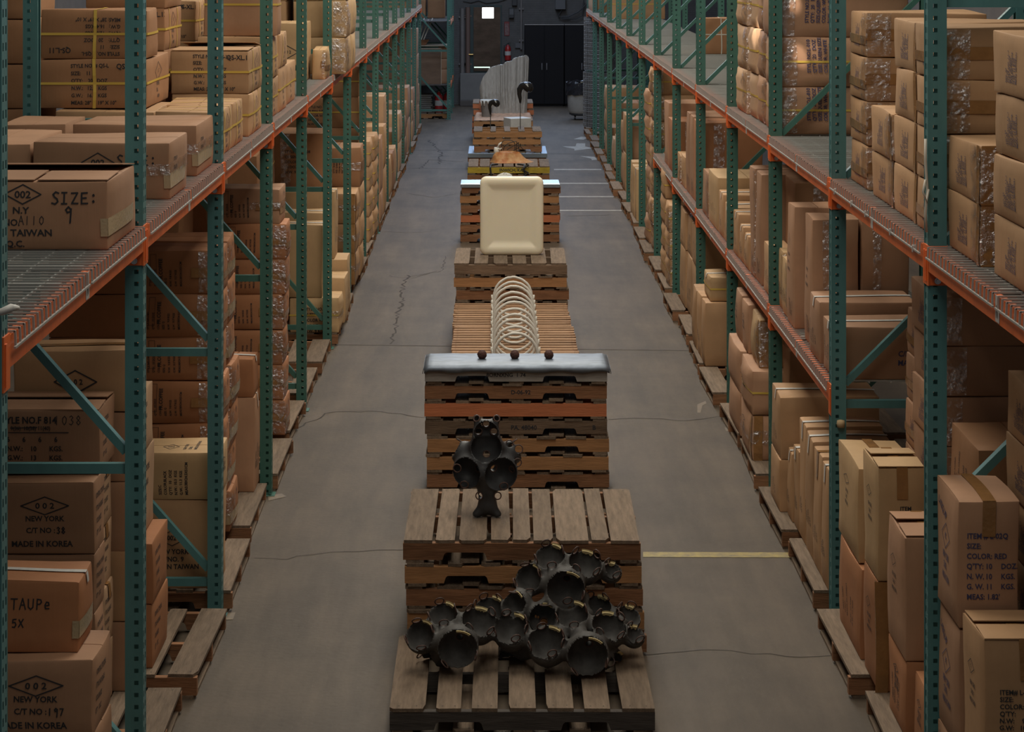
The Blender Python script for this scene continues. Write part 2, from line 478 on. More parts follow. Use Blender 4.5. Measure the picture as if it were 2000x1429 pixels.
def frame(s, y, label, group, x=None):
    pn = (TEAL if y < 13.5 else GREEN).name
    xf = (XL if s > 0 else XR) if x is None else x
    xc = xf - s*PW/2
    t = thing('rack_frame', label, 'rack frame', (xc, y, 0), 0, group)
    for dx in (0, -s*(FD-PW)):
        m = POST[s, pn] if dx == 0 else POST[-s, pn]
        p = link('post', m, t, (dx,0,.007)); link('footplate', FOOT[pn], p, (0,0,-.007))
    for m in BR[s, pn]: link('horizontal_brace', m, t, (0,0,0))
    for m in DG[s, pn]: link('diagonal_brace', m, t, (0,0,0))
    return t
for i, y in enumerate(LYS):
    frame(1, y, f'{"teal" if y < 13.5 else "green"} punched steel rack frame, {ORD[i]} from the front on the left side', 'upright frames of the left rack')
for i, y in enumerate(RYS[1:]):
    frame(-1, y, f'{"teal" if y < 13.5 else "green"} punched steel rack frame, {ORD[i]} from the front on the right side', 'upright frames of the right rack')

def beam_meshes(s, L):
    """orange beam between two posts; local origin at the near post, aisle face x = 0, deck top z = 0"""
    h = PW/2
    rail = MB(); y0, y1 = h+.002, L-h-.002
    rail.prism([(s*.004,-.105),(s*.004,-.006),(-s*.012,-.003),(-s*.014,-.022),(-s*.048,-.024),(-s*.048,-.105)], y0, y1, 'y')
    con = MB()                                   # end plate, hooked onto the aisle face
    con.box(min(0,s*.006), max(0,s*.006), -.034, .05, -.165, .002)
    con.box(min(s*.006,s*.011), max(s*.006,s*.011), -.026, -.008, -.15, -.02)
    con.cbox(min(-s*.078,s*.006), max(-s*.078,s*.006), h+.002, h+.007, -.165, -.0, .001)
    con2 = MB()
    con2.box(min(0,s*.006), max(0,s*.006), -.05, .034, -.165, .002)
    con2.box(min(s*.006,s*.011), max(s*.006,s*.011), .008, .026, -.15, -.02)
    con2.cbox(min(-s*.078,s*.006), max(-s*.078,s*.006), -h-.007, -h-.002, -.165, -.0, .001)
    bolt = MB(); bolt.tube([(0,0,0),(0,-.006,0)], .014, 14); bolt.tube([(0,-.006,0),(0,-.013,0)], .009, 6)
    lab = MB(); lab.box(min(s*.0045,s*.006), max(s*.0045,s*.006), -.03, .03, -.10, -.004)
    return (rail.mesh('rail',[ORANGE]), con.mesh('connector',[ORANGE]), con2.mesh('connector',[ORANGE]),
            bolt.mesh('bolt',[ZINC]), lab.mesh('shelf_tag',[TAGW]))
BM = {s: beam_meshes(s, BAY) for s in (1,-1)}
def beam(s, y, z, label, group, ntag=False, clips=False):
    xf = XL if s > 0 else XR
    t = thing('shelf_beam', label, 'shelf beam', (xf, y, z), 0, group)
    r, c1, c2, bo, lb = BM[s]
    link('rail', r, t); link('connector', c1, t); c = link('connector', c2, t, (0,BAY,0))
    link('bolt', bo, c, (-s*.036, -PW/2-.007, -.145))
    lg = link('shelf_tag', lb, t, (0,BAY/2,0))
    if ntag:
        vs, fs = hand_arrays('N', .045, .005)
        mb = MB(); mb.add([(s*.0066, s*(x-.018), z_-.085) for x, z_ in vs], fs)
        mb.build('pen_mark', MARKER, lg)
    if clips:
        for k in range(5):
            mb = MB(); y = .22 + k*(BAY-.44)/4
            if abs(y - BAY/2) < .1: y += .12
            mb.cbox(min(s*.004,s*.010), max(s*.004,s*.010), -.018, .018, -.062, -.03, .002); mb.cbox(min(s*.010,s*.022), max(s*.010,s*.022), -.018, -.008, -.062, -.03, .002)
            mb.build('deck_clip', TAGW, t, (0, y, 0))
    return t
def deck_mesh(s, L, D=1.03):
    """welded wire deck: cross wires that bend down over the front beam, long wires below"""
    mb = MB(); r = .0035; n = int(L/.0635); y0 = (L-(n-1)*.0635)/2
    def rod(p, q):
        mb.bar(p, q, r*2, r*2, up=(0,0,1) if abs(p[2]-q[2]) < .01 else (0,1,0))
    for k in range(n):
        y = y0 + k*.0635
        rod((s*.012,y,0), (-s*D,y,0)); rod((s*.012,y,.002), (s*.014,y,-.046))
    for x in (-.10,-.22,-.34,-.46,-.58,-.70,-.82,-.94): rod((s*x,y0-.02,-.006),(s*x,L-y0+.02,-.006))
    rod((s*.017,y0-.025,-.046),(s*.017,L-y0+.025,-.046))
    for k in range(3):
        y = L*(k+.5)/3; mb.box(min(-s*.05,-s*(D-.02)),max(-s*.05,-s*(D-.02)), y-.02, y+.02, -.03, -.0095)
    return mb.mesh('wire_deck', [WIRE])
DL = (BAY-.09)/2
DM = {s: deck_mesh(s, DL) for s in (1,-1)}
def deck(s, y, z, label, group):
    xf = XL if s > 0 else XR
    return tag(link('wire_deck', DM[s], None, (xf, y, z)), label, 'wire deck', group)
def level(s, ys, z, nm, tags=()):
    for i, y in enumerate(ys):
        b = ORD[i]
        beam(s, y, z, f'orange shelf beam along the aisle, {b} bay of the {nm}', f'orange beams of the {nm}', i in tags, nm == 'upper right shelf' and i == 1)
        for k, w in ((0,'nearer'),(1,'farther')):
            deck(s, y + .045 + k*DL, z, f'{w} galvanised wire deck in the {b} bay of the {nm}', f'wire decks of the {nm}')
level(1, LYS[:-1], DECK_L, 'upper left shelf', (0,))
level(-1, RYS[:-1], DECK_R, 'upper right shelf', (0,))
level(-1, RYS[2:7], DECK_M, 'middle right shelf')

# ------------------------------------------------------------------ pallets
_B = {}
def board(L, w, t, m, axis, var):
    """one sawn board, a few variants of slightly worn ends"""
    k = (round(L,2), round(w,2), round(t,3), m.name, axis, var)
    if k in _B: return _B[k]
    r = random.Random(hash((round(L,2), round(w,2), axis, var)) & 0xffff)
    pts = []
    a, b, h = L/2, w/2, t/2
    for sx, sy in ((-1,-1),(1,-1),(1,1),(-1,1)):
        if r.random() < .25:
            c1, c2 = r.uniform(.01,.06), r.uniform(.006,.02)
            A = (sx*(a-c1), sy*b); B = (sx*a, sy*(b-c2))
            pts += [B, A] if sx*sy > 0 else [A, B]
        else: pts.append((sx*(a-r.uniform(0,.006)), sy*(b-r.uniform(0,.003))))
    if axis == 'y': pts = [(-y, x) for x, y in pts]
    mb = MB(); mb.prism(pts, -h, h, 'z')
    # nail heads
    e = .014
    for sx in (-1, 1):
        for sy in (-.5, .5):
            px, py = sx*(a-.035), sy*b
            if axis == 'y': px, py = -py, px
            mb.add([(px-e/4,py-e/4,h+.0006),(px+e/4,py-e/4,h+.0006),(px+e/4,py+e/4,h+.0006),(px-e/4,py+e/4,h+.0006)], [(0,1,2,3)], 1)
    _B[k] = mb.mesh('deck_board', [m, W_DARK])
    return _B[k]
def stringer(L, m, notch=True):
    k = ('s', round(L,2), m.name, notch)
    if k in _B: return _B[k]
    a = L/2; H = .085; n = .038
    if notch:
        p = [(-a,0)]
        for c in (-L*.24, L*.24):
            p += [(c-.115,0),(c-.105,n-.008),(c-.095,n),(c+.095,n),(c+.105,n-.008),(c+.115,0)]
        p += [(a,0),(a,H),(-a,H)]
    else: p = [(-a,0),(a,0),(a,H),(-a,H)]
    mb = MB(); mb.prism(p, -.0185, .0185, 'y')
    _B[k] = mb.mesh('stringer', [m])
    return _B[k]
PH = .118
def pallet(xc, y0, z0, label, W=1.219, D=1.016, nb=7, ms=W_BRN, mb_=W_GREY, mfront=None, notch=True, rz=0, seed=0,
           group=None, widths=None, simple=False, gap=None):
    """stringers run along local X, deck boards along local Y; returns the pallet's Empty"""
    t = thing('wooden_pallet', label, 'pallet', (xc, y0 + D/2, z0), rz, group)
    r = random.Random(seed*13+5); bt = .0165
    for i, y in enumerate((-D/2+.019, 0, D/2-.019)):
        m = mfront if (mfront and i == 0) else ms
        link('stringer', stringer(W, m, notch), t, (r.uniform(-.008,.008), y, bt))
    ws = widths or [r.choice((.09,.1,.12,.14)) for _ in range(nb)]
    g = (W - sum(ws))/(len(ws)-1) if gap is None else gap
    x = -W/2
    for i, w in enumerate(ws):
        link('deck_board', board(D, w, bt, mb_, 'y', r.randrange(4)), t, (x+w/2, r.uniform(-.008,.008), bt+.085+bt/2), r.uniform(-.008,.008))
        x += w + g
    for x in (-W/2+.06, -W*.22, 0, W*.22, W/2-.06):
        link('bottom_board', board(D, .1, bt, mb_, 'y', r.randrange(4)), t, (x, r.uniform(-.006,.006), bt/2))
    return t
def rack_pallets():
    for side, ys, s in (('left', LYS, 1), ('right', RYS, -1)):
        for i in range(14):
            for k, w in ((0,'nearer'),(1,'farther')):
                r = random.Random(i*7+k+(50 if s < 0 else 0))
                y0 = ys[i] + .1 + k*1.21 + r.uniform(-.03,.05)
                if side == 'right' and i == 0 and k == 0: continue
                x = (XL - .60 + r.uniform(-.02,.04)) if s > 0 else (XR + .53 + r.uniform(-.04,.03))
                pallet(x, y0, 0, f'{w} weathered pallet on the floor under the {ORD[i]} bay of the {side} rack',
                       seed=i*2+k+s*40+60, group=f'floor pallets under the {side} rack', rz=r.uniform(-.02,.02),
                       widths=None if i > 6 else [.14,.09,.12,.1,.12,.09,.16][::(1 if r.random()<.5 else -1)])
rack_pallets()
# ------------------------------------------------------------------ cartons on the racks
SHELF = {'LU': 'upper left shelf', 'LF': 'left floor row', 'RU': 'upper right shelf', 'RM': 'middle right shelf', 'RF': 'right floor row'}
ZB = {'LU': DECK_L+.004, 'LF': PH, 'RU': DECK_R+.004, 'RM': DECK_M+.004, 'RF': PH}
CNT = {}
COLOURWORD = {'tan':'tan','pink':'pinkish brown','yellow':'yellowish','brown':'brown','rust':'reddish brown','pale':'pale brown'}
def lines(C, mb, face, rows, x, z, h, gap, mi=1, rot=0):
    """block of stencilled lines"""
    for i, s in enumerate(rows):
        if not s: continue
        if rot == 0: C.text(mb, face, s, x, z - i*gap, h, 0, 'l', mi)
        else: C.text(mb, face, s, x + i*gap, z, h, rot, 'l', mi)
def aisle_face(side): return 'right' if side == 'L' else 'left'

def carton(lv, bay, X, Y0, Y1, W, z, H, style='plain', col='tan', desc=None, seed=None, rz=0, where=None, bulge=.008, n=None):
    side = lv[0]
    xc = X - W/2 if side == 'L' else X + W/2
    L = Y1 - Y0 - 1.3*max(0, bulge-.006); W -= 1.3*max(0, bulge-.006)
    global _seed
    seed = int((X*331 + Y0*977 + z*613)*100) & 0xffff if seed is None else seed
    r = random.Random(seed)
    opts = style.split()
    pinch = .0 if 'hs' in opts else None
    C = Carton(W, L, H, seed, bulge, .0035 if 'stiff' in opts else .005, pinch)
    mb = MB(); C.body(mb, 'x' if W > L else 'y')
    AF = aisle_face(side); hw, hl, hh = C.h
    # -------- printing
    for op in opts:
        if op == 'dia':       # diamond mark and lines on the aisle face
            k = min(hh, hl)
            C.diamond(mb, AF, 0, hh*.38, hl*.26, hh*.40)
            C.text(mb, AF, 'C', 0, hh*.33, .022, 0, 'c')
            C.text(mb, AF, 'NEW YORK', 0, -hh*.22, hh*.15, 0, 'c', sx=.6)
            C.text(mb, AF, 'C/NO.', -hl*.1, -hh*.48, hh*.16, 0, 'c', sx=.6)
            C.text(mb, AF, 'MADE IN', 0, -hh*.74, hh*.15, 0, 'c', sx=.6)
        elif op.startswith('style_'):
            nm = op[6:]; a = nm.split('.')[0]
            lines(C, mb, 'front', [f'STYLE NO. # {a}', f"SIZE:    {nm[-2:]}", "Q'TY:    20   DOZ", 'N.W.:   12.6  KGS', 'G.W.:   16.4  KGS', 'MEAS: 28" X 19" X 10"'],
                  -hw*.42, hh*.66, .021, hh*.30)
            C.text(mb, 'front', nm, hw*.44, hh*.60, .03)
        elif op.startswith('flip_'):
            nm = op[5:]; a = nm.split('.')[0]
            for i, s in enumerate([f'STYLE NO. # {a}', f"SIZE:    {nm[-2:]}", "Q'TY:    20   DOZ", 'N.W.:   12.6  KGS', 'G.W.:   16.4  KGS', 'MEAS: 28" X 19" X 10"']):
                C.text(mb, 'front', s, hw*.5, -hh*.72 + i*hh*.28, .021, PI)
            C.text(mb, 'front', nm, -hw*.42, -hh*.55, .03, PI)
        elif op == 'strap':
            C.hstrap(0)
        elif op == 'coffee':
            f = 'front'; x0 = hw - .30
            if W > .4:
                lines(C, mb, f, ['STYLE NO.1301', "Q'TY:  10 DOZ", 'COLOR:', 'SIZE: Q', 'N.W.  9.8 KGS', 'G.W. 10.7 KGS', 'MEAS:38X24.5X51CM'], x0-.10, -hh*.62, .012, .030, rot=PI/2)
                C.text(mb, f, 'FR.COFFEE', x0-.10+.068, -hh*.35, .021, PI/2)
                vs, fs = stroke([(0,0),(.16,0),(.16,.034),(0,.034)], .0018, True); C.put(mb, f, vs, fs, x0-.067, -hh*.42, 1, PI/2)
            C.diamond(mb, AF, hl*.1, hh*.62, .03, .022, .003)
            C.text(mb, AF, '9D', hl*.1, hh*.58, .016, 0, 'c')
        elif op == 'grid':    # small block of stencilled lines on the aisle face
            lines(C, mb, AF, ['NO. 22', 'TO 23', 'STYLE NO. 1 L-1', "Q'TY 20 DOZ", 'SIZE QUEEN', 'COLOR WHITE', 'N.W. 11 KGS', 'G.W. 12 KGS', 'MEAS 38X24X51'],
                  -hl*.30, -hh*.58, .0135, .019, mi=2, rot=PI/2)
        elif op == 'sidetext':
            lines(C, mb, AF, ['NEW YORK', 'C/NO.', 'MADE IN CHINA', '', 'N.W. 10 KGS', 'G.W. 12 KGS'], -hl*.5, -hh*.55, min(.018, hl*.12), hl*.17, rot=PI/2)
        elif op == 'fronttext':
            lines(C, mb, 'front', ['STYLE NO. 1301', "Q'TY: 10 DOZ", 'SIZE: QUEEN', 'COLOR: WHITE', 'N.W. 9 KGS'], -hw*.25, -hh*.3, .017, .03, rot=PI/2)
        elif op == 'block':
            lines(C, mb, 'front', ['STYLE NO. 1308', 'QUEEN SIZE', 'COLOR WHITE', '10 DOZ', 'N.W. 9 KGS'], -hw*.4, hh*.3, .028, .05)
        elif op == 'L010':
            lines(C, mb, 'front', ['STYLE NO.L-010', "Q'TY:  20   DOZ", 'SIZE:QUEEN SIZE', 'COLOR: WHITE', 'N.W.  11  KGS'], -hw*.52, -hh*.42, .024, .037, mi=2, rot=PI/2)
        elif op == 'lowtext':
            lines(C, mb, AF, ['STYLE NO. 881', "Q'TY: 10 DOZ", 'SIZE: KING', 'N.W.', 'G.W. 14 KGS'], -hl*.1, -hh*.82, .013, .024, rot=PI/2)
        elif op == 'flatdia':
            C.diamond(mb, 'front', hw*.05, 0, .10, .055, .006); C.text(mb, 'front', '0 0 2', hw*.05, -.012, .026, 0, 'c')
        elif op == 'slab':
            lines(C, mb, AF, ['CONTROL', 'STYLE', 'COLOR', "Q'TY"], -hl*.62, -hh*.5, min(.02, hl*.18), hl*.34, rot=PI/2)
        elif op == 'control':
            for i, s in enumerate(['CONTROL TCP/CORE', 'STYLE NO/GRADE', 'COLOR/SIZE', "Q'TY    DOZ"]):
                C.text(mb, AF, s, -hl*.72, hh*.5 - i*hh*.34, hh*.14, 0, 'l', sx=.55)
    if 'size9' in opts:
        f = 'front'; q = lambda x, y: (hw - (215-x)/505, (487-y)/505 - hh)
        C.diamond(mb, f, *q(50,378), .071, .038, .005); x, y = q(50,385); C.text(mb, f, '002', x, y, .028, 0, 'c', sx=1.1)
        x, y = q(47,416); C.text(mb, f, 'N.Y', x, y, .026, 0, 'c', sx=1.1)
        x, y = q(12,440); C.text(mb, f, 'NO.', x, y, .026, 0, 'l', sx=1.0)
        vs, fs = hand_arrays('A110', .034, .003); x, y = q(42,438); C.put(mb, f, vs, fs, x, y)
        x, y = q(107,460); C.text(mb, f, 'MADE IN TAIWAN', x, y, .026, 0, 'r', sx=1.12)
        x, y = q(16,481); C.text(mb, f, 'Q.C.', x, y, .024, 0, 'l', sx=1.1)
        vs, fs = hand_arrays('SIZE:', .048, .0065); x, y = q(106,397); C.put(mb, f, vs, fs, x, y)
        vs, fs = hand_arrays('9', .05, .0065); x, y = q(132,428); C.put(mb, f, vs, fs, x, y)
    if 'size002' in opts:
        f = 'front'; x = hw - (334-195)/422
        C.diamond(mb, f, x, hh*.30, .076, .045, .005); C.text(mb, f, '002', x, hh*.30-.013, .028, 0, 'c', sx=1.1)
        C.text(mb, f, 'N.Y', x, -hh*.35, .026, 0, 'c', sx=1.1)
        vs, fs = hand_arrays('SIZE:', .05, .006); C.put(mb, f, vs, fs, x+.085, hh*.2)
        C.text(mb, f, 'MADE IN TAIWAN', x-.1, -hh*.75, .026)
        lines(C, mb, AF, ['STYLE 91', 'COLOR', 'N.W. 10 KGS', 'G.W. 12 KGS'], -hl*.6, hh*.3, .017, .04)
    if 'korea38' in opts or 'korea197' in opts:
        f = 'front'; no = '38' if 'korea38' in opts else '197'
        x = hw - (183-68)/496 + .012
        C.diamond(mb, f, x, hh*.36, .107, .04, .005); C.text(mb, f, '0 0 2', x, hh*.36-.012, .026, 0, 'c', sx=1.15)
        C.text(mb, f, 'NEW YORK', x, -hh*.07, .024, 0, 'c', sx=.98)
        C.text(mb, f, 'C/T NO :', x-.085, -hh*.40, .024, 0, 'l', sx=.98)
        vs, fs = hand_arrays(no, .028, .005); C.put(mb, f, vs, fs, x+.05, -hh*.42)
        C.text(mb, f, 'MADE IN KOREA', x-.015, -hh*.78, .026, 0, 'c', sx=1.0)
    if 'taupe' in opts:
        f = 'front'
        vs, fs = hand_arrays('TAUPe', .042, .005); C.put(mb, f, vs, fs, hw-.27, hh*.22)
        vs, fs = hand_arrays('5X', .034, .005); C.put(mb, f, vs, fs, hw-.265, -hh*.28)
    if 'f614' in opts:
        f = 'front'
        C.text(mb, f, 'STYLE NO.F0814', -hw*.0, hh*.58, .028, 0, 'l', sx=.95) if False else C.text(mb, f, 'STYLE NO.F 814', hw-.46, hh*.60, .03)
        vs, fs = hand_arrays('1038', .04, .003); C.put(mb, f, vs, fs, hw-.20, hh*.56)
        C.text(mb, f, '9(36)  10(38) 11(40)', hw-.40, hh*.40, .017); vs, fs = stroke([(0,0),(.27,0)], .004); C.put(mb, f, vs, fs, hw-.41, hh*.32)
        vs, fs = stroke([(0,0),(.12,.004)], .004); C.put(mb, f, vs, fs, hw-.40, hh*.455)
        lines(C, mb, f, ['6       6       6       6', 'N.W.:    10       KGS.', 'G.W.:    13       KGS.', 'MEAS.:24" X18" X10"'], hw-.42, hh*.04, .023, hh*.29)
    if 'taiwan9' in opts:
        f = 'front'; x = hw - .25
        C.diamond(mb, f, x, hh*.15, .085, .04, .004); C.text(mb, f, '002', x, hh*.11, .026, 0, 'c')
        C.text(mb, f, 'NEW YORK', x, -hh*.20, .027, 0, 'c'); C.text(mb, f, 'C/NO. 9', x, -hh*.37, .027, 0, 'c'); C.text(mb, f, 'MADE IN TAIWAN', x, -hh*.54, .027, 0, 'c')
    if 'meas51' in opts:
        lines(C, mb, 'front', ['SIZE:C', 'COLOR:BLACK', "Q'TY:  10   DOZ", 'N.W.: 10.3  KGS', 'G.W.: 11.3  KGS', 'MEAS:38X24.5X51CM'], hw-.31, -hh*.78, .0155, .029, rot=PI/2)
        C.diamond(mb, 'top', hw-.28, -hl*.2, .045, .05, .004); C.text(mb, 'top', '002', hw-.28, -hl*.25, .02, 0, 'c')
        lines(C, mb, 'top', ['NEW YORK', 'C/NO.', 'MADE IN TAIWAN'], hw-.19, -hl*.55, .017, .03, rot=PI/2)
    if 'cm' in opts:
        C.text(mb, 'front', 'C/NO. 14', hw-.20, -hh*.1, .03, mi=2); C.text(mb, 'front', 'MADE IN CHINA', hw-.20, -hh*.45, .03, mi=2)
    if 'l02q' in opts:
        f = 'front'; 
        lines(C, mb, f, ['ITEM # L-02Q', 'SIZE:', 'COLOR: RED'], -hw*.70, hh*.42, .0215, .0405, mi=2)
        for i, (a, b, c) in enumerate([("Q'TY:",'10','DOZ.'),('N. W.','10','KGS.'),('G. W.','11','KGS.')]):
            zz = hh*.42 - .0405*(i+3)
            C.text(mb, f, a, -hw*.70, zz, .0215, mi=2); C.text(mb, f, b, hw*.02, zz, .0215, 0, 'c', 2); C.text(mb, f, c, hw*.42, zz, .0215, mi=2)
        C.text(mb, f, 'MEAS: 1.82\'', -hw*.70, hh*.42-.0405*6, .0215, mi=2)
    if 'l02f' in opts:
        f = 'front'
        for i, s in enumerate(['ITEM# L-02Q', 'SIZE:', 'COLOR: FR.COFFEE', "Q'TY:    10   DOZ", 'N.W:    9.7  KGS', 'G.W:   10.35 KGS', 'MEAS: 1.82\'']):
            C.text(mb, f, s, -hw*.66, hh*.26 - i*.0265, .018, sx=1.0)
    if 'sideq' in opts:       # marks on the aisle side of the tall marked cartons
        vs, fs = hand_arrays('8', .03, .003)
        C.text(mb, AF, 'L-02Q XP', -hl*.8, hh*.62, .03, -.25, mi=2)
        C.diamond(mb, AF, -hl*.05, hh*.22, hl*.40, hh*.2, .004, 2); C.text(mb, AF, '8C', -hl*.05, hh*.18, .024, 0, 'c', 2, .7)
        C.text(mb, AF, 'NEW YORK', 0, -hh*.14, .028, 0, 'c', 2, .62); C.text(mb, AF, 'C/NO.', -hl*.05, -hh*.30, .028, 0, 'c', 2, .62)
        C.text(mb, AF, 'MADE IN CHINA', 0, -hh*.48, .028, 0, 'c', 2, .5)
    if 'sides' in opts:
        C.diamond(mb, AF, -hl*.1, hh*.42, hl*.28, hh*.1, .003); C.text(mb, AF, 'C', -hl*.1, hh*.40, .014, 0, 'c')
        C.text(mb, AF, 'NEW YORK', 0, hh*.16, .018, -.0, 'c', sx=.6); C.text(mb, AF, 'C/NO. 7', 0, hh*.04, .018, 0, 'c', sx=.6); C.text(mb, AF, 'MADE IN CHINA', 0, -hh*.08, .018, 0, 'c', sx=.5)
    if 'itemside' in opts:
        lines(C, mb, 'front', ['ITEM', 'SIZE', 'COL.', "Q'TY", 'N.W.', 'G.W.'], -hw*.1 if side == 'R' else 0, hh*.25, .02, .03)
    name = 'cardboard_box'
    me = mb.mesh(name, [K[col], INK, NAVY], True, 40)
    o = link(name, me, None, (xc, (Y0+Y1)/2, z + H/2), rz)
    # -------- parts
    if 'hs' in opts: C.hstrap(.02).build('strap', STRAP, o)
    if 'vs' in opts: C.vstrap('x', .45).build('strap', STRAP, o); C.vstrap('x', -.45).build('strap', STRAP, o)
    if 'vsf' in opts: C.vstrap('y', .02, .009).build('strap', STRAP, o)
    if 'cross' in opts: C.vstrap('y', -.1, .006).build('cord', WHITESTRAP, o); C.hstrap(.1, .006).build('cord', WHITESTRAP, o)
    if 'ttape' in opts:       # packing tape along the lid seam
        if W > L: s = [('top',(-1.01,0),(1.01,0)), (AF,(0,.55),(0,1.01))]
        else: s = [('top',(0,-1.01),(0,1.01)), ('front',(0,.45),(0,1.01))]
        C.strip(s, .026, .0035).build('tape', TAPE, o)
    if 'wtape' in opts:
        C.strip([('top',(-1.01,0),(1.01,0)), (AF,(0,.72),(0,1.01))], .018, .0045).build('paper_tape', WHITETAPE, o)
    if 'bands' in opts:       # bands of tape round the end of the carton
        u0 = .35 if side == 'L' else -1.01; u1 = 1.01 if side == 'L' else .9
        C.strip([('front',(u0,.02),(u1,.02))], .028, .004).build('tape', TAPE, o)
        C.strip([(AF,(-1.01,-.25),(1.01,-.25))], .022, .0035).build('tape', TAPE, o)
    if 'ctape' in opts:
        u = .86 if side == 'L' else -.86
        C.strip([('front',(u,-1.01),(u,1.01))], .03, .0045).build('tape', TAPE, o)
        C.strip([(AF,(-.9 if side=='L' else .9,-1.0),(-.9 if side=='L' else .9,1.0))], .022, .0045).build('tape', TAPE, o)
    if 'wrap' in opts:
        if side == 'L': fs = [('front',1.02-min(.5,.13/hw),1.02,-.9,.95), (AF,-1.02,-.3,-.9,.95)]
        else: fs = [('front',-1.02,-1.02+min(.5,.13/hw),-.95,.95), (AF,.55,1.02,-.95,.95)]
        C.wrap(fs, seed).build('plastic_wrap', WRAP, o, smooth=True)
    if 'wrapb' in opts:
        if side == 'L': fs = [('front',.2,1.02,-.15,.25), (AF,-1.02,1.0,-.15,.3)]
        else: fs = [('front',-1.02,.2,-.3,.35), (AF,-1.0,1.02,-.2,.2)]
        C.wrap(fs, seed).build('plastic_wrap', WRAP, o, smooth=True)
    if 'wrapv' in opts:       # upright strip of film down the camera side
        C.wrap([('front',-.55,-.2,-.98,.98)], seed).build('plastic_wrap', WRAP, o, smooth=True)
    if 'greytape' in opts:
        C.strip([('front',(hw*0+.92,-.35),(1.01,-.35)), (AF,(-1.01,-.35),(.6,-.3))], .035, .004).build('tape', CLEARTAPE, o)
    if 'flap' in opts:        # loose lid flaps
        for k, (sy, a) in enumerate(((-1, r.uniform(.02,.06)), (1, r.uniform(.05,.11)))):
            f = MB(); w = hl*.93
            for (x0, x1) in ((-hw, hw*.1),(hw*.12, hw)) if (k == 0 and 'tear' in opts) else ((-hw, hw),):
                f.box(x0+.004, x1-.004, 0, w*(.96 if x0 < 0 else .9), 0, .004)
            fo = f.build('flap', K[col], o, (0, sy*(hl-.002), hh+.002))
            fo.rotation_euler = (a, 0, 0) if sy < 0 else (-a, 0, PI*0)
            if sy > 0: fo.scale = (1,-1,1)
    # -------- label
    c = COLOURWORD[col]
    if desc: lab = desc
    else:
        key = (lv, bay); CNT[key] = CNT.get(key, 0) + 1
        if 'hs' in opts: c = 'strapped ' + c
        elif 'wrap' in opts: c = 'wrapped ' + c
        elif 'wtape' in opts: c = 'taped ' + c
        lab = f'{c} carton, {where}, {ORD[bay]} bay of {SHELF[lv]}'
    tag(o, lab, 'box', f'cartons in the {ORD[bay]} bay of the {SHELF[lv]}')
    return o
ROWS = ['bottom', 'second up', 'third up', 'fourth up', 'fifth up', 'sixth up', 'seventh up', 'eighth up', 'ninth up']
_sc = {}
def stack(lv, bay, X, Y0, Y1, W, z, Hs, style='plain', col='tan', jit=.008, deep='', top=None, rows0=0, bulge=.008):
    """a column of cartons, lowest first; style/col may be lists"""
    k = (lv, bay, deep); c = _sc.get(k, 0); 
    if rows0 == 0: _sc[k] = c = c + 1
    z = ZB[lv] if z is None else z
    for i, H in enumerate(Hs):
        st = style[i % len(style)] if isinstance(style, list) else style
        cl = col[i % len(col)] if isinstance(col, list) else col
        r = random.Random(int(Y0*100)+i*7+int(X*100))
        dx = r.uniform(-jit, jit)
        if lv[0] == 'L': dx = -abs(dx)
        else: dx = abs(dx)
        w = f'{ROWS[i+rows0]} in {ORD[c-1]} {deep}stack'
        carton(lv, bay, X+dx, Y0, Y1, W, z, H-.002, st, cl, where=w, bulge=bulge)
        z += H
    return z

# ---- upper left shelf
carton('LU',0,-1.495,8.17,8.79,.635,ZB['LU'],.265,'size9 flap tear greytape','pink','scuffed carton marked 002 and SIZE 9 with loose lid flaps, upper left shelf')
carton('LU',1,-1.505,9.79,10.30,.635,ZB['LU'],.263,'size002 greytape wrapb','pink','closed carton marked 002 just behind the SIZE 9 carton, upper left shelf')
carton('LU',1,-1.52,10.78,11.37,.634,ZB['LU'],.261,'size002 greytape wrapb','pink','taped carton marked 002 beside second left post, upper left shelf')
carton('LU',1,-2.165,9.83,10.55,.36,ZB['LU'],.255,'plain','pink','plain carton at the back, behind the nearer 002 carton, upper left shelf')
carton('LU',1,-2.20,10.80,11.38,.33,ZB['LU'],.26,'plain','pink','plain carton at the back, behind the taped 002 carton, upper left shelf')
S2 = 'dia hs'
stack('LU',2,-1.523,11.74,12.24,.36,None,[.253],'dia hs vs style_QS-L.11')
stack('LU',2,-1.523,12.26,12.80,.40,None,[.255],'dia hs vs')
stack('LU',2,-1.515,13.00,13.72,.48,None,[.262,.266],['dia hs vs','dia hs vs style_QS-XL.13 flap'])
stack('LU',2,-1.90,11.75,12.5,.55,None,[.253],'plain',deep='back ')
carton('LU',2,-1.965,11.90,12.70,.60,DECK_L+.262,.275,'style_QS-L.11 dia hs vsf','brown','brown strapped carton marked QS-L.11 behind first left post, upper left shelf')
carton('LU',2,-1.965,11.91,12.30,.60,DECK_L+.54,.275,'flip_QS-L.11 hs vsf','brown','brown strapped carton with upside down QS-L.11 print, upper left shelf')
stack('LU',2,-2.06,13.2,13.88,.5,None,[.255,.262,.265,.26],['plain','hs','dia hs vs style_QS-XL.13','hs'],'brown',deep='rear ')
mb = MB(); mb.cbox(-3.35,-2.60,11.4,13.4,DECK_L-.04,DECK_L+.002,.003); tag(mb.build('shelf_board', W_DARK), 'dim shelf board of the next rack behind the third upper left bay', 'shelf')
stack('LU',2,-2.63,11.95,12.65,.68,None,[.253]*5,'plain','brown',deep='farthest ')
stack('LU',3,-1.52,14.30,14.82,.50,None,[.266,.288],['dia hs','dia hs vs'])
stack('LU',3,-1.52,14.86,15.42,.45,None,[.31,.24],['dia hs','dia vs'])
stack('LU',3,-1.53,15.50,16.20,.40,None,[.30],'dia hs')
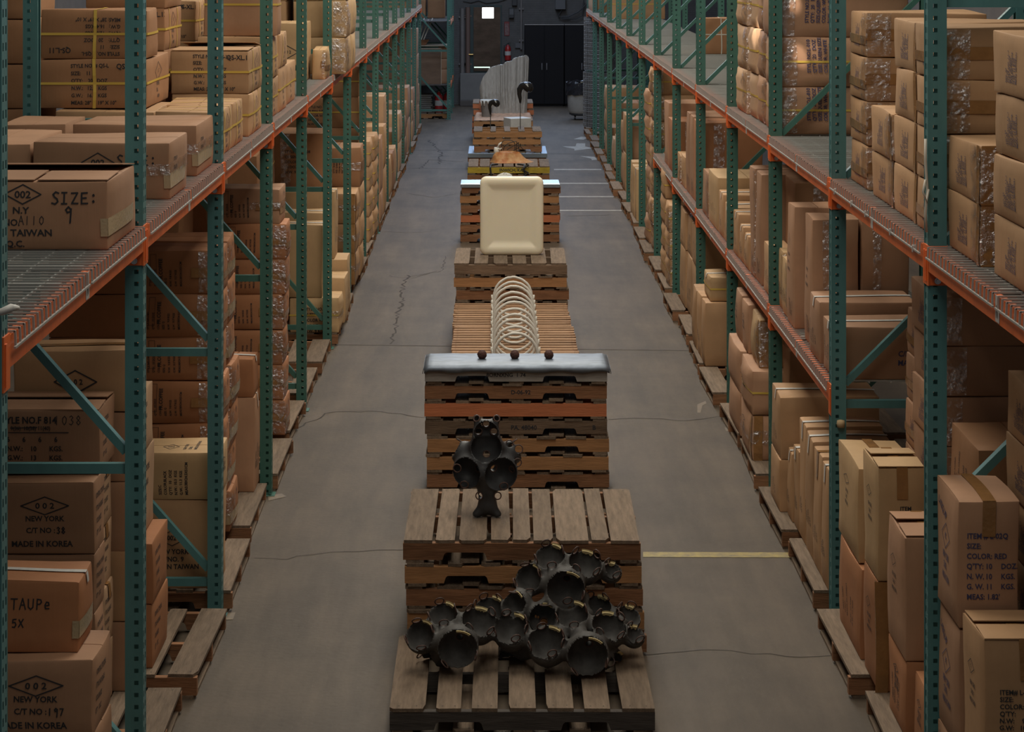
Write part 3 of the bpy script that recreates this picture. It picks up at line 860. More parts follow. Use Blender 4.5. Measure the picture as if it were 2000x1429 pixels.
carton('LU',3,-1.49,14.40,14.66,.50,DECK_L+.562,.42,'hs','pink','big plain pinkish carton above strapped cartons, third left bay, upper shelf')
stack('LU',3,-2.08,14.70,15.2,.45,None,[.255,.255,.28],['plain','plain','dia hs vs style_QS-XL.14'],'tan',deep='back ')
carton('LU',4,-1.64,18.30,18.75,.34,ZB['LU'],.504,'flatdia lowtext','yellow','tall narrow carton beside fourth left post, upper left shelf')
carton('LU',4,-1.485,18.50,19.03,.13,ZB['LU'],.265,'wrap bands','yellow','small shiny taped carton hanging near fifth left post, upper left shelf',bulge=.02)
stack('LU',5,-1.355,19.28,19.96,.50,None,[.335,.335,.335],'wrap sidetext','yellow',bulge=.02)
stack('LU',5,-1.355,20.00,20.68,.50,None,[.335,.335,.335],'slab','yellow',bulge=.025)
stack('LU',5,-1.90,19.28,19.96,.50,None,[.335,.335,.335],'fronttext','tan',deep='back ')
for i, x in enumerate((-1.50, -2.12)):
    stack('LU',13,x,39.7,40.5,.55,None,[.5,.5],'hs','tan',deep='' if i == 0 else 'back ')
stack('LU',13,-1.50,40.6,41.5,.55,None,[.55],'plain','pink')

# ---- left floor row
stack('LF',0,-1.58,8.31,8.70,.64,None,[.20,.213,.30],['control','control','korea197 control'],'pink')
carton('LF',0,-1.655,8.39,8.68,.60,PH+.715,.284,'taupe wtape greytape','rust','reddish carton marked TAUPE 5X with white tape across the lid, left floor row')
stack('LF',1,-1.784,9.44,9.67,.62,None,[.268,.268,.268,.322],['control']*3+['korea38 control'],'pink')
stack('LF',1,-1.80,9.69,9.95,.55,None,[.28,.28,.28,.284],'control ttape','pale')
carton('LF',1,-1.79,9.56,9.95,.60,PH+1.130,.288,'f614 flap control','pink','open flapped carton marked STYLE NO F 814 behind the nearest left brace')
stack('LF',1,-1.715,9.98,10.27,.56,None,[.33,.33,.33,.33,.29],['control']*4+['flatdia ttape'],['pink','tan','pink','pink','tan'])
stack('LF',1,-1.666,10.30,10.75,.40,None,[.312,.298],['control','control ttape'],'rust')
stack('LF',1,-1.735,10.31,10.74,.40,PH+.612,[.40,.30],'control','pale',rows0=2)
stack('LF',2,-1.515,11.58,11.93,.50,None,[.485,.262],['taiwan9 sides','meas51 sides'],['tan','yellow'])
stack('LF',2,-1.585,12.25,12.63,.52,None,[.25]*7,'coffee wrap bands','rust',jit=.03,bulge=.014)
stack('LF',2,-2.14,12.25,12.63,.45,None,[.5,.5,.25,.25,.25,.25],['plain','plain','coffee'],'rust',deep='back ')
stack('LF',2,-1.575,12.69,13.07,.52,None,[.25]*7,'coffee wrap greytape','rust',jit=.035,bulge=.014)
stack('LF',2,-1.55,13.62,13.90,.25,None,[.608,.25],['sidetext wtape','wtape'],['pink','rust'])
stack('LF',3,-1.50,15.20,15.58,.54,None,[.253]*6,'coffee wrap bands','rust',jit=.03,bulge=.014)
carton('LF',3,-1.545,15.20,15.58,.54,PH+1.518,.25,'coffee wrapb bands','pink','pinkish carton with silver film band on top of third bay stack, left floor row',bulge=.014)
stack('LF',3,-2.06,15.75,16.35,.55,None,[.46,.46,.46,.46],'plain','brown',deep='back ')
stack('LF',3,-2.12,14.2,14.9,.5,None,[.46,.46,.46,.4],'plain','brown',deep='back ')
stack('LF',4,-1.95,17.3,17.9,.6,None,[.46,.46,.46,.42],['hs','plain'],'brown',deep='back ')
stack('LF',4,-1.95,17.95,18.7,.6,None,[.46,.46,.46,.46],['plain','hs'],'brown',deep='back ')
stack('LF',5,-1.41,19.22,19.66,.46,None,[.315],'hs block wrapb','yellow',bulge=.02)
stack('LF',5,-1.405,19.72,20.15,.44,None,[.42],'sidetext','yellow')
stack('LF',5,-1.42,20.20,20.7,.44,None,[.52],'sidetext ttape','yellow')
carton('LF',5,-1.575,19.23,19.55,.36,PH+.318,.66,'sidetext wtape','yellow','tall tan carton with white taped lid, fifth left bay, floor row')
carton('LF',5,-1.56,19.74,20.08,.50,PH+.423,.60,'wtape sidetext','yellow','tall carton with white taped lid just behind the tallest tan one, left floor row')
carton('LF',5,-1.54,20.22,20.62,.50,PH+.523,.64,'wtape sidetext','yellow','third tall carton with white tape, farthest of the trio, left floor row')
stack('LF',5,-1.68,20.76,21.4,.55,None,[.56,.56,.56],['plain','plain','block wrapv'],'brown')
stack('LF',6,-1.445,21.95,22.5,.5,None,[.315,.315,.315],'wrapb ctape','tan',bulge=.02)
stack('LF',6,-1.43,22.55,23.15,.5,None,[.315,.315,.315,.42],['slab','slab','slab','fronttext wrapb'],['tan','tan','tan','brown'],bulge=.02)
stack('LF',7,-1.57,24.35,25.0,.85,None,[.355]*6,'hs block','brown',bulge=.01)
stack('LF',7,-1.48,25.05,25.65,.5,None,[.30]*4,'hs slab','tan',bulge=.03)
stack('LF',7,-1.46,25.7,26.4,.5,None,[.30]*4,'hs slab','tan',bulge=.03)
stack('LF',8,-1.46,26.9,27.55,.5,None,[.36,.70],['plain','plain'],'pink',bulge=.02)
stack('LF',8,-1.45,27.65,28.3,.5,None,[.6,.55],'slab','tan',bulge=.03)
stack('LF',8,-1.50,28.4,29.1,.5,None,[.5,.5,.5],'wtape','pale')
def filler(lv, bays, ys, s, X, seedbase, cols, Hc, maxz):
    r = random.Random(seedbase)
    for b in bays:
        y = ys[b] + .16
        while y < ys[b] + BAY - .75:
            L = r.uniform(.55,.85)
            hs = []; z = 0
            H = r.choice(Hc); lim = r.uniform(.5, 1)*maxz
            while z + H <= lim + .2: hs.append(H); z += H
            stack(lv, b, X + r.uniform(-.02,.02), y, y+L, r.uniform(.5,.75), None, hs or [H], r.choice(['plain','slab','sidetext','hs']), r.choice(cols), bulge=.02)
            y += L + r.uniform(.02,.1)
filler('LF', range(9,13), LYS, 1, -1.49, 3, ['tan','pink','pale','brown'], [.35,.45,.55], 1.3)
stack('LF',13,-1.50,40.5,41.2,1.1,None,[.46,.5,.46,.5],'slab','pink')
stack('LF',13,-1.50,41.3,41.8,.9,None,[.4,.4],'plain','tan')

# ---- upper right shelf
stack('RU',0,1.905,7.48,8.10,.50,None,[.2325]*4,'grid ctape','tan',jit=.012)
stack('RU',0,1.885,8.27,8.84,.45,None,[.24,.228],'grid wrap ctape','tan',jit=.012)
stack('RU',1,1.885,8.97,9.49,.62,None,[.2275]*4,'grid bands wrap','tan',jit=.012)
stack('RU',1,1.885,9.52,10.05,.62,None,[.2275]*4,'grid ctape','tan',jit=.012)
stack('RU',1,1.890,10.08,10.66,.62,None,[.2275]*2,'grid wrap ctape','tan',jit=.012)
stack('RU',1,1.890,10.83,11.36,.62,None,[.2275]*4,'grid wrap bands','tan',jit=.03)
stack('RU',3,1.85,14.04,14.70,.90,None,[.315,.33,.33],['L010 hs wrap','L010 hs wrap','L010 wrap'],'pink',jit=.02,bulge=.025)
stack('RU',3,1.865,14.74,15.20,.62,None,[.325,.33,.33],'hs wrap','pink',jit=.02,bulge=.03)
stack('RU',3,1.865,15.22,15.66,.62,None,[.325,.33,.33],'hs','pale',jit=.02,bulge=.03)
stack('RU',3,1.84,15.70,16.36,.62,None,[.325,.33,.33],'hs wrap','pale',jit=.02,bulge=.03)
carton('RU',7,2.38,24.4,24.85,.5,ZB['RU'],.41,'cross','brown','lone brown carton tied with white cord at the back, upper right shelf')
stack('RU',11,1.98,36.0,36.5,.9,None,[.5,.4],'hs vsf','tan',deep='back ')
for k in range(3): stack('RU',13,1.835,39.5+.78*k,40.22+.78*k,.5,None,[.6],'hs','tan')

# ---- middle right shelf
stack('RM',2,1.84,11.54,11.92,.55,None,[.29],'cm wtape slab','pink')
stack('RM',2,1.83,11.98,12.38,.55,None,[.35],'wtape slab','pink')
stack('RM',2,1.858,12.44,12.76,.275,None,[.758],'lowtext sides wrapv','pink')
stack('RM',2,2.145,12.44,12.76,.28,None,[.758],'wrapv','pink',deep='back ')
stack('RM',2,1.84,13.07,13.38,.29,None,[.753],'lowtext sides','pink')
stack('RM',2,2.14,13.05,13.38,.30,None,[.66],'wrap','brown',deep='back ')
stack('RM',2,1.855,13.42,13.68,.22,None,[.36],'wrap ttape slab','yellow')
stack('RM',2,1.86,13.71,13.92,.20,None,[.38],'wrap slab','yellow')
stack('RM',3,1.84,14.16,14.6,.14,None,[.335],'wrap slab','tan')
stack('RM',3,2.0,14.2,14.66,.55,None,[.78],'wrapv','brown')
stack('RM',3,1.845,14.74,15.03,.60,None,[.775],'lowtext','pink')
stack('RM',3,1.845,15.05,15.35,.60,None,[.78],'lowtext wrap','pink')
stack('RM',3,1.84,15.39,15.68,.42,None,[.25],'slab wtape','tan')
stack('RM',3,1.84,15.70,15.98,.42,None,[.275],'slab wtape','tan')
stack('RM',3,1.84,16.02,16.40,.42,None,[.33],'slab wtape','tan')
stack('RM',4,1.84,16.66,17.05,.5,None,[.305],'slab wtape','tan')
stack('RM',4,1.84,17.08,17.50,.5,None,[.355],'slab wtape','tan')
stack('RM',4,1.84,17.54,18.25,.5,None,[.445],'slab','yellow')
stack('RM',4,1.84,18.30,18.85,.25,None,[.39],'wrap','pink')
stack('RM',5,1.845,19.22,19.68,.58,None,[.76],'wrapv lowtext','rust')
stack('RM',5,1.845,19.72,20.10,.58,None,[.77],'lowtext','pink')
stack('RM',5,1.845,20.13,20.5,.58,None,[.77],'lowtext','pink')
stack('RM',5,1.84,20.56,20.98,.5,None,[.31],'slab','tan')
stack('RM',5,1.84,21.0,21.45,.5,None,[.28],'slab wrap','tan')
stack('RM',6,1.845,22.0,22.6,.58,None,[.54],'wrapv','rust')
stack('RM',6,1.845,22.65,23.2,.58,None,[.68],'lowtext','pink')

# ---- right floor row
carton('RF',0,1.838,8.40,8.81,.245,PH+.808,.507,'l02q sideq ttape','pink','pinkish carton printed ITEM L-02Q COLOR RED beside first right post')
stack('RF',0,1.838,8.40,8.81,.245,None,[.305,.50],'sideq ttape','pink')
carton('RF',0,1.85,8.02,8.37,.32,PH+.335,.552,'l02f sides ttape flap','tan','tan carton printed L-02 COLOR FR.C in the bottom right corner')
stack('RF',0,1.85,8.02,8.37,.32,None,[.332],'plain','tan')
stack('RF',0,2.13,8.33,8.82,.45,None,[.25]*7,'grid wrap','tan',deep='back ',jit=.02)
stack('RF',1,1.84,8.99,9.33,.25,None,[.33],'sides','rust')
stack('RF',1,1.812,9.38,9.79,.25,None,[.345,.555],['sides sidetext','itemside sides ttape flap'],['rust','pink'])
stack('RF',1,1.80,9.97,10.34,.225,None,[.522,.54],['sides ctape','itemside sides ttape flap'],['rust','yellow'])
stack('RF',1,1.79,10.42,11.05,.30,None,[.45],'sidetext','rust')
stack('RF',1,1.80,10.50,11.12,.30,PH+.452,[.475],'itemside sides ttape','yellow',rows0=1)
stack('RF',1,2.10,9.22,9.80,.45,None,[.33]*4,'sidetext','brown',deep='back ')
stack('RF',1,2.06,9.90,10.50,.80,None,[.235]*8,'grid wrap','pink',deep='back ',jit=.02)
stack('RF',1,2.13,10.58,11.02,.45,None,[.235]*7,'grid wrap bands','pink',deep='back ',jit=.02)
stack('RF',2,1.81,11.54,11.77,.45,None,[.66],'slab wtape','tan')
stack('RF',2,1.81,11.79,12.08,.45,None,[.67],'slab ttape','tan')
stack('RF',2,1.81,12.10,12.38,.45,None,[.685],'slab wtape','tan')
stack('RF',2,1.81,12.40,12.66,.45,None,[.70],'slab wtape','tan')
stack('RF',2,1.81,12.68,12.88,.20,None,[.485],'slab wtape','tan')
stack('RF',2,1.80,12.90,13.10,.20,None,[.42],'slab wtape','tan')
stack('RF',2,1.765,13.14,13.60,.62,None,[.325,.39],['slab','slab wtape flatdia'],'tan')
stack('RF',3,1.95,14.08,14.4,.38,None,[.42,.40],'plain','brown')
stack('RF',3,1.735,14.44,15.10,.58,None,[.31,.30],['ctape wrapb sides','hs sides'],'pink',bulge=.03)
stack('RF',3,1.74,15.16,15.9,.58,None,[.31,.30],['plain','plain'],'pink',bulge=.02)
stack('RF',3,1.80,14.55,15.02,.55,PH+.612,[.33],'ctape wrap','yellow',rows0=2,bulge=.03)
stack('RF',3,1.79,15.05,15.40,.55,PH+.612,[.345],'sides','pink',bulge=.02)
stack('RF',3,1.79,15.43,15.88,.55,PH+.612,[.35],'sides','pink',bulge=.02)
stack('RF',4,1.74,17.68,18.00,.42,None,[.526],'slab','tan',bulge=.02)
stack('RF',4,1.74,18.02,18.38,.42,None,[.53],'slab','tan',bulge=.02)
stack('RF',4,1.74,18.40,18.76,.42,None,[.52],'slab','tan',bulge=.02)
carton('RF',4,1.80,17.75,18.22,.40,PH+.534,.20,'hs ttape wtape','yellow','yellow strapped carton resting on top of tan cartons, fourth right bay, floor row')
stack('RF',5,1.84,19.30,19.88,.5,None,[.56,.365],'sidetext','tan')
stack('RF',5,1.85,19.92,20.48,.5,None,[.56,.365],'sidetext ttape','tan')
stack('RF',5,1.84,20.52,21.1,.5,None,[.56,.365],'slab','tan')
stack('RF',6,1.78,21.8,22.3,.5,None,[.28]*3,'hs wrap','tan',bulge=.03)
stack('RF',6,1.78,22.36,22.95,.5,None,[.28]*4,'hs','tan',bulge=.03)
stack('RF',7,1.79,24.3,24.9,.5,None,[.30]*7,'hs wrap','tan',bulge=.035,jit=.03)
stack('RF',7,1.79,24.96,25.6,.5,None,[.30]*6,'hs','pink',bulge=.035,jit=.03)
stack('RF',8,1.79,27.0,27.33,.8,None,[.66],'wtape','yellow')
stack('RF',8,1.79,27.37,27.7,.8,None,[.66],'slab','yellow')
stack('RF',8,1.79,27.74,28.1,.8,None,[.68],'slab','yellow')
filler('RF', range(9,12), RYS, -1, 1.86, 11, ['tan','pink','pale','brown'], [.38,.46,.55], 1.35)
# crumpled black plastic bundle on the cartons
def bundle():
    r = random.Random(4); mb = MB()
    n, m = 18, 10; vs = []
    for i in range(n+1):
        t = i/n; c = Vector((2.02, 19.35 + .95*t, PH+.925+.062)); w = .15*math.sin(PI*min(1, t*1.0+.06))**.5 + .03
        for k in range(m):
            a = 2*PI*k/m; f = 1 + r.uniform(-.18,.18)
            vs.append((c.x + w*math.cos(a)*f, c.y, c.z + min(.055, w*.5)*math.sin(a)*f))
    mb.add(vs, [(i*m+k, i*m+(k+1)%m, (i+1)*m+(k+1)%m, (i+1)*m+k) for i in range(n) for k in range(m)])
    mb.add([], []); mb.f += [tuple(range(m))[::-1], tuple(n*m+k for k in range(m))]; mb.m += [0, 0]
    o = mb.build('plastic_bundle', mat('black_plastic', (.03,.03,.035), .2, bump=.5, bscale=30), smooth=True)
    tag(o, 'crumpled black plastic bundle lying on cartons under the middle right shelf', 'bundle')
bundle()
# ------------------------------------------------------------------ the row of pallets down the aisle
def pile(n, xc, y0, W, D, what, cols, nb=7, z=0, notch=None, widths=None, dx=.012, sag=0, mfront=None, topm=None, seed=0, stamps=None):
    """n pallets on top of one another; cols from the bottom up; returns top height"""
    for i in range(n):
        r = random.Random(seed*31+i)
        nm = ('bottom' if i == 0 else 'top' if i == n-1 else ORD[i]) if n > 1 else 'single'
        pos = f'{nm} pallet' if nm in ('bottom','top','single') else f'{nm} pallet from the bottom'
        m = cols[i % len(cols)]
        nt = True if notch is None else notch[i % len(notch)]
        pt = pallet(xc + r.uniform(-dx,dx), y0 + r.uniform(-.01,.01), z, f'{pos} {what}', W, D, nb, m, topm if (topm and i == n-1) else W_GREY,
               mfront=mfront.get(i) if mfront else None, notch=nt, seed=seed*10+i, widths=widths if i == n-1 else None,
               rz=r.uniform(-.006,.006), group='pallets in the row down the aisle')
        for tx, x, sz in (stamps or {}).get(i, []):
            v, f, w_ = text_arrays(tx); k = sz/.72; m2 = MB()
            m2.add([((u-w_/2)*k + x, -D/2-.0006, q*k + .0165 + .045 - sz/2) for u, q in v], f); m2.build('stencil_print', INK, pt)
        z += PH
    return z
# 1  front pallet under the black cluster
pile(1, .133, 9.77, 1.225, 1.04, 'under the black funnel cluster', [W_DARK], widths=[.165,.115,.12,.125,.12,.12,.15], seed=1)
# 2  stack with the close-boarded top
Z2 = pile(5, .147, 10.845, 1.215, 1.03, 'in the stack below the upright black sculpture', [W_BRN, W_HON, W_BRN, W_HON, W_BRN],
          notch=[True,False,False,True,True], widths=[.15,.105,.145,.105,.09,.105,.165,.085,.15], seed=2, topm=W_GREY)
# 3  tall stack below the lead sheet
Z3 = pile(7, .142, 14.14, 1.219, .38, 'in the tall stack below the lead sheet', [W_BRN, W_HON, W_HON, W_GREYX, W_ORG, W_BRN, W_GREYX],
          notch=[True,False,True,True,False,True,True], seed=3, mfront={4: W_ORG, 1: W_HON, 2: W_HON, 6: W_PALE}, stamps={5: [('D-06-92', .03, .028)], 3: [('PA. 48040', .05, .03), ('B', .52, .03)], 6: [('8ORNXNG  1 74', -.07, .026)]})
LEAD = mat('lead_sheet', (.22,.255,.31), .5, .6, noise=.4, nscale=6, stretch=(1,3,1), bump=.15, bscale=14)
def lead_cover():
    r = random.Random(9); mb = MB(); W, D = 1.24, .415; nx = 40
    prof = [(-D/2-.006,-.034),(-D/2-.009,-.018),(-D/2-.004,-.004),(-D/2+.012,.007),(-.05,.010),(.1,.009),(D/2-.01,.007),(D/2+.006,-.004),(D/2+.008,-.045)]
    vs = []
    for i in range(nx+1):
        x = -W/2 + W*i/nx; e = min(i, nx-i); dz = -.01 if e == 0 else 0
        for j, (y, z) in enumerate(prof):
            w = r.uniform(-.002,.002)
            vs.append((x, y + w, z + dz + r.uniform(-.0012,.0012) + (.006*math.sin(i*.7) if j == 0 else 0)))
    n = len(prof)
    mb.add(vs, [(i*n+j, i*n+j+1, (i+1)*n+j+1, (i+1)*n+j) for i in range(nx) for j in range(n-1)])
    for sx in (-1, 1):
        vs = [(sx*(W/2), y, z-.01) for y, z in prof[2:7]] + [(sx*(W/2+.008), D/2-.01, -.05), (sx*(W/2+.008), -D/2+.012, -.05)]
        mb.add(vs, [tuple(range(len(vs)))])
    o = mb.build('lead_sheet', LEAD, None, (.142, 14.14+.19, Z3), True, 50, True)
    so = o.modifiers.new('thickness', 'SOLIDIFY'); so.thickness = .004; so.offset = 1
    tag(o, 'dull blue grey lead sheet folded over the top of the tall pallet stack', 'metal sheet')
lead_cover()
def ball(x, label):
    mb = MB(); r = random.Random(int(x*1000)); n, m = 20, 14; vs = []
    for j in range(m+1):
        a = PI*j/m
        for i in range(n):
            b = 2*PI*i/n; rr = .032*(1 + (r.uniform(-.05,.05) if 0 < j < m else 0))
            vs.append((rr*math.sin(a)*math.cos(b), rr*math.sin(a)*math.sin(b), rr*math.cos(a)))
    mb.add(vs, [(j*n+i, j*n+(i+1)%n, (j+1)*n+(i+1)%n, (j+1)*n+i)[::-1] for j in range(m) for i in range(n)])
    tag(mb.build('rusty_ball', RUSTB, None, (x, 14.33, Z3+.041), True), label, 'ball', 'three rusty balls on the lead sheet')
RUSTB = mat('rusty_iron', (.105,.038,.028), .75, noise=.55, nscale=60, bump=.8, bscale=90)
ball(-.092, 'leftmost small rusty brown ball on the lead sheet')
ball(.130, 'middle small rusty brown ball on the lead sheet')
ball(.361, 'rightmost small rusty brown ball on the lead sheet')
# 4  slatted pallets below the white coil
W_SLAT = mat('wood_slat', (.42,.25,.145), .8, noise=.3, nscale=5, stretch=(9,1.0,9), bump=.25, bscale=16, objvar=.2, spec=.2)
W_BRNY = mat('wood_brown_beam', (.24,.125,.07), .8, noise=.42, nscale=5, stretch=(1.0,9,9), bump=.3, bscale=16, objvar=.2, spec=.2)
for k in range(3):
    for i in range(3):
        nm = ('bottom','middle','top')[i]; w = ('nearest','middle','farthest')[k]
        r = random.Random(k*3+i)
        yc = 15.90 + 1.175*k + .585
        pallet(.150 + r.uniform(-.02,.02) + (0 if i == 2 else .01), yc - 1.03/2, PH*i, f'{nm} slatted pallet in the {w} pile below the white ring coil',
               1.165, 1.03, 10, W_BRNY, W_SLAT, rz=PI/2 + r.uniform(-.008,.008), seed=70+k*3+i, widths=[.068]*11 if i == 2 else [.1]*7,
               group='pallets in the row down the aisle')
ZC = 3*PH
PLASTER = mat('white_plaster', (.72,.69,.62), .6, noise=.1, nscale=20, bump=.1, bscale=60)
def coil():
    t = thing('ring_coil', 'long coil of white plaster rings lying on the slatted pallets', 'sculpture', (.153, 16.0, ZC))
    R = .166; ys = [.30+.27*i + (.05 if i % 3 == 1 else 0) for i in range(10)]
    for k, y in enumerate([.02] + ys):
        r = random.Random(k); mb = MB(); pts = []
        for i in range(48):
            a = 2*PI*i/48; q = R + r.uniform(-.002,.002)
            pts.append((q*math.cos(a), y + .012*math.sin(a), R + .012 + q*math.sin(a)))
        mb.tube(pts, .0115, 8, closed=True); mb.build('ring', PLASTER, t, smooth=True)
    for s in (-1, 1):
        mb = MB(); mb.tube([(s*.174, y, .16+.004*math.sin(y*7)) for y in np.linspace(-.02, 2.85, 24)], .008, 8)
        rod = mb.build('side_rod', PLASTER, t, smooth=True)
        nb = MB()
        for y in [.02] + ys: nb.tube([(s*.183, y, .135),(s*.186, y, .19)], .009, 6)
        nb.build('knots', PLASTER, rod, smooth=True)
coil()
# 5  stack with the cream slab
Z5 = pile(6, .147, 19.50, 1.04, 1.0, 'in the stack under the cream slab', [W_BRN, W_BRN, W_BRN, W_BRN, W_HON, W_GREYX], notch=[False], widths=[.14,.13,.13,.13,.14,.14], seed=5)
WAX = mat('cream_wax', (.92,.83,.64), .45, noise=.05, nscale=2)
_b = WAX.node_tree.nodes['Principled BSDF']; _b.inputs['Subsurface Weight'].default_value = .35; _b.inputs['Subsurface Radius'].default_value = (.04,.03,.015)
def slab():
    W, H, T, R = .60, .735, .11, .06; N = 8
    def loop(w, h, r):
        p = []
        for cx, cz, a0 in ((w/2-r,-h/2+r,-PI/2),(w/2-r,h/2-r,0),(-w/2+r,h/2-r,PI/2),(-w/2+r,-h/2+r,PI)):
            for i in range(N+1):
                a = a0 + PI/2*i/N; p.append((cx+r*math.cos(a), cz+r*math.sin(a)))
        return p
    rings = [(0,.0),]
    prof = [(.24,T/2-.019),(.14,T/2-.02),(.105,T/2-.018),(.082,T/2-.005),(.055,T/2),(.03,T/2),(.008,T/2-.006),(0,T/2-.02),(0,-T/2+.02),(.008,-T/2+.006),(.03,-T/2)]
    mb = MB(); vs = []; n = 4*(N+1)
    for ins, y in prof:
        for x, z in loop(W-2*ins, H-2*ins, max(.012, R-ins*.6)): vs.append((x, -y, z))
    fs = [(j*n+i, j*n+(i+1)%n, (j+1)*n+(i+1)%n, (j+1)*n+i) for j in range(len(prof)-1) for i in range(n)]
    fs.append(tuple(range(n))[::-1]); fs.append(tuple((len(prof)-1)*n+i for i in range(n)))
    mb.add(vs, fs)
    o = mb.build('wax_slab', WAX, None, (.153, 20.06, Z5+H/2+.002), True, 60, True)
    tag(o, 'upright cream coloured translucent slab with rounded corners on a pallet stack', 'sculpture')
slab()
# loose grey pallet just behind that stack
pallet(.15, 20.62, 0, 'grey pallet on the floor half hidden behind the cream slab stack', .98, .95, 7, W_GREYX, W_GREY, seed=91, group='pallets in the row down the aisle')
pallet(.15, 20.63, PH, 'grey pallet lying second up, half hidden behind the cream slab stack', .98, .95, 7, W_GREYX, W_GREY, seed=92, group='pallets in the row down the aisle')
# 6  stack with the bright metal top
Z6 = pile(6, .178, 25.86, 1.21, .46, 'in the stack with the bright metal top behind the slab', [W_BRN, W_BRN, W_ORG, W_BRN, W_HON, W_BRN], notch=[True,True,False,True,True,True], seed=6)
STEEL = mat('bright_sheet_steel', (.48,.60,.72), .25, .9, noise=.12, nscale=5)
def sheet(xc, y0, W, D, z, label, t=.014):
    mb = MB(); mb.cbox(-W/2, W/2, 0, D, 0, t, .003); mb.cbox(-W/2, W/2, -.006, -.001, -.03, t-.002, .001)
    tag(mb.build('metal_sheet', STEEL, None, (xc, y0, z)), label, 'metal sheet')
sheet(.178, 25.85, 1.215, .48, Z6, 'bright bluish metal sheet on the stack behind the cream slab')
def dome():
    mb = MB(); n, m = 40, 14; vs = []
    for j in range(m+1):
        a = (PI/2)*j/m
        for i in range(n):
            b = 2*PI*i/n
            k = 1 + .05*math.sin(6*a + 2*math.cos(b)) * (j < m)
            vs.append((.118*math.cos(a)*math.cos(b)*k, .085*math.cos(a)*math.sin(b)*k, .10*math.sin(a)))
    mb.add(vs, [(j*n+i, j*n+(i+1)%n, (j+1)*n+(i+1)%n, (j+1)*n+i) for j in range(m) for i in range(n)] + [tuple(range(n))[::-1]])
    o = mb.build('plaster_dome', mat('grey_plaster', (.50,.48,.44), .7, bump=.3, bscale=40), None, (.115, 26.22, Z6+.014), True)
    tag(o, 'low ribbed white plaster dome peeping over the top of the cream slab', 'sculpture')
    d = MB()
    for x, z, y in ((-.012,.088,-.038),(.016,.086,-.040),(.0,.097,-.018)): d.lathe([(0,.004),(.006,.003),(.007,0)], (x,y,z), 10)
    d.build('dimples', INK, o)
dome()
# 7  yellow-fronted pile with the orange stone and wires
Z7 = pile(3, .195, 31.45, 1.22, 1.1, 'in the pile with the yellow painted beam', [W_BRN, W_BRN, W_BRN], notch=[True,True,False], mfront={2: W_YEL}, stamps={2: [('INWICH, KAL', .05, .045)]}, widths=[.15,.15,.16,.15,.16,.16,.15], seed=7)
STONE = mat('mottled_stone', (.60,.36,.16), .6, noise=.5, nscale=9, dark=(.36,.085,.008), bump=.8, bscale=14)  # orange base with darker red-orange mottling
def stone():
    mb = MB(); n, m = 36, 12; vs = []; r = random.Random(8)
    ph = [r.uniform(0,6) for _ in range(4)]
    for j in range(m+1):
        t = j/m
        for i in range(n):
            b = 2*PI*i/n
            fl = .23*(1 - .34*t**1.4) + .05*(1-t)**5
            q = 1 + .07*math.sin(3*b+ph[0]+2*t) + .05*math.sin(5*b+ph[1]-3*t)
            vs.append((fl*q*math.cos(b) + (.09*(1-t)**2 if math.cos(b) > .3 else -.03*math.sin(PI*t)), fl*.75*q*math.sin(b), .17*t - (.03*(j==m))))
    mb.add(vs, [(j*n+i, j*n+(i+1)%n, (j+1)*n+(i+1)%n, (j+1)*n+i) for j in range(m) for i in range(n)] + [tuple(range(n))[::-1], tuple(m*n+i for i in range(n))])
    o = mb.build('mottled_stone', STONE, None, (.19, 32.05, Z7+.002), True, 60)
    tag(o, 'orange mottled stone like lump with hollow top on the yellow fronted pallet', 'sculpture')
    # pale cast of a small hand rising from its left end
    h = MB()
    h.tube([(-.17,0,.10),(-.175,0,.17),(-.17,0,.22)], .03, 10, rad=[.05,.045,.042])
    for k, (dx, dz) in enumerate(((.075,.075),(.068,.085),(.058,.08),(.046,.07))):
        h.tube([(-.17+.008*k,-.02+.014*k,.215),(-.165+dx*.5,-.02+.014*k,.215+dz*.75),(-.165+dx,-.02+.014*k,.215+dz)], .009, 6, rad=[.011,.0095,.007])
    h.tube([(-.16,-.025,.2),(-.12,-.035,.195),(-.10,-.03,.215)], .01, 6, rad=[.013,.011,.009])
    h.build('cast_hand', PLASTER, o, smooth=True)
    BW = mat('black_cable', (.02,.018,.016), .5)
    wires = MB()
    for k in range(4):
        pts = []; x0 = -.10+.06*k
        for i in range(16):
            t = i/15; pts.append((x0 + .20*t - .04*math.sin(PI*t*2+k), -.03+.03*k, .17 + (.18-.03*k)*math.sin(PI*t) + .012*math.sin(9*t+k)))
        wires.tube(pts, .006, 6)
    w = wires.build('black_wire', BW, None, (.19, 32.05, Z7))
    tag(w, 'tangle of stiff black wire looping above the orange stone', 'wire')
    for k, (x, nm) in enumerate(((-.07,'left'),(.43,'right'))):
        cb = MB(); y = 31.42; 
        cb.tube([(x+.10*(1 if k == 0 else -1),31.62,Z7+.012),(x,31.50,Z7+.014),(x-.01,y-.012,Z7-.02),(x+.008,y-.014,Z7-.14),(x+.02,y-.013,.05),(x+.03,y-.1,.012)], .013, 8)
        if k == 1:
            cb.tube([(x+.06,y-.014,Z7+.03),(x-.03,y-.018,Z7-.04),(x+.05,y-.016,Z7-.09),(x-.01,y-.016,Z7-.15)], .018, 8)
        tag(cb.build('hanging_cable', BW, None), f'black cable hanging down the {nm} part of the yellow pallet beam', 'cable')
stone()
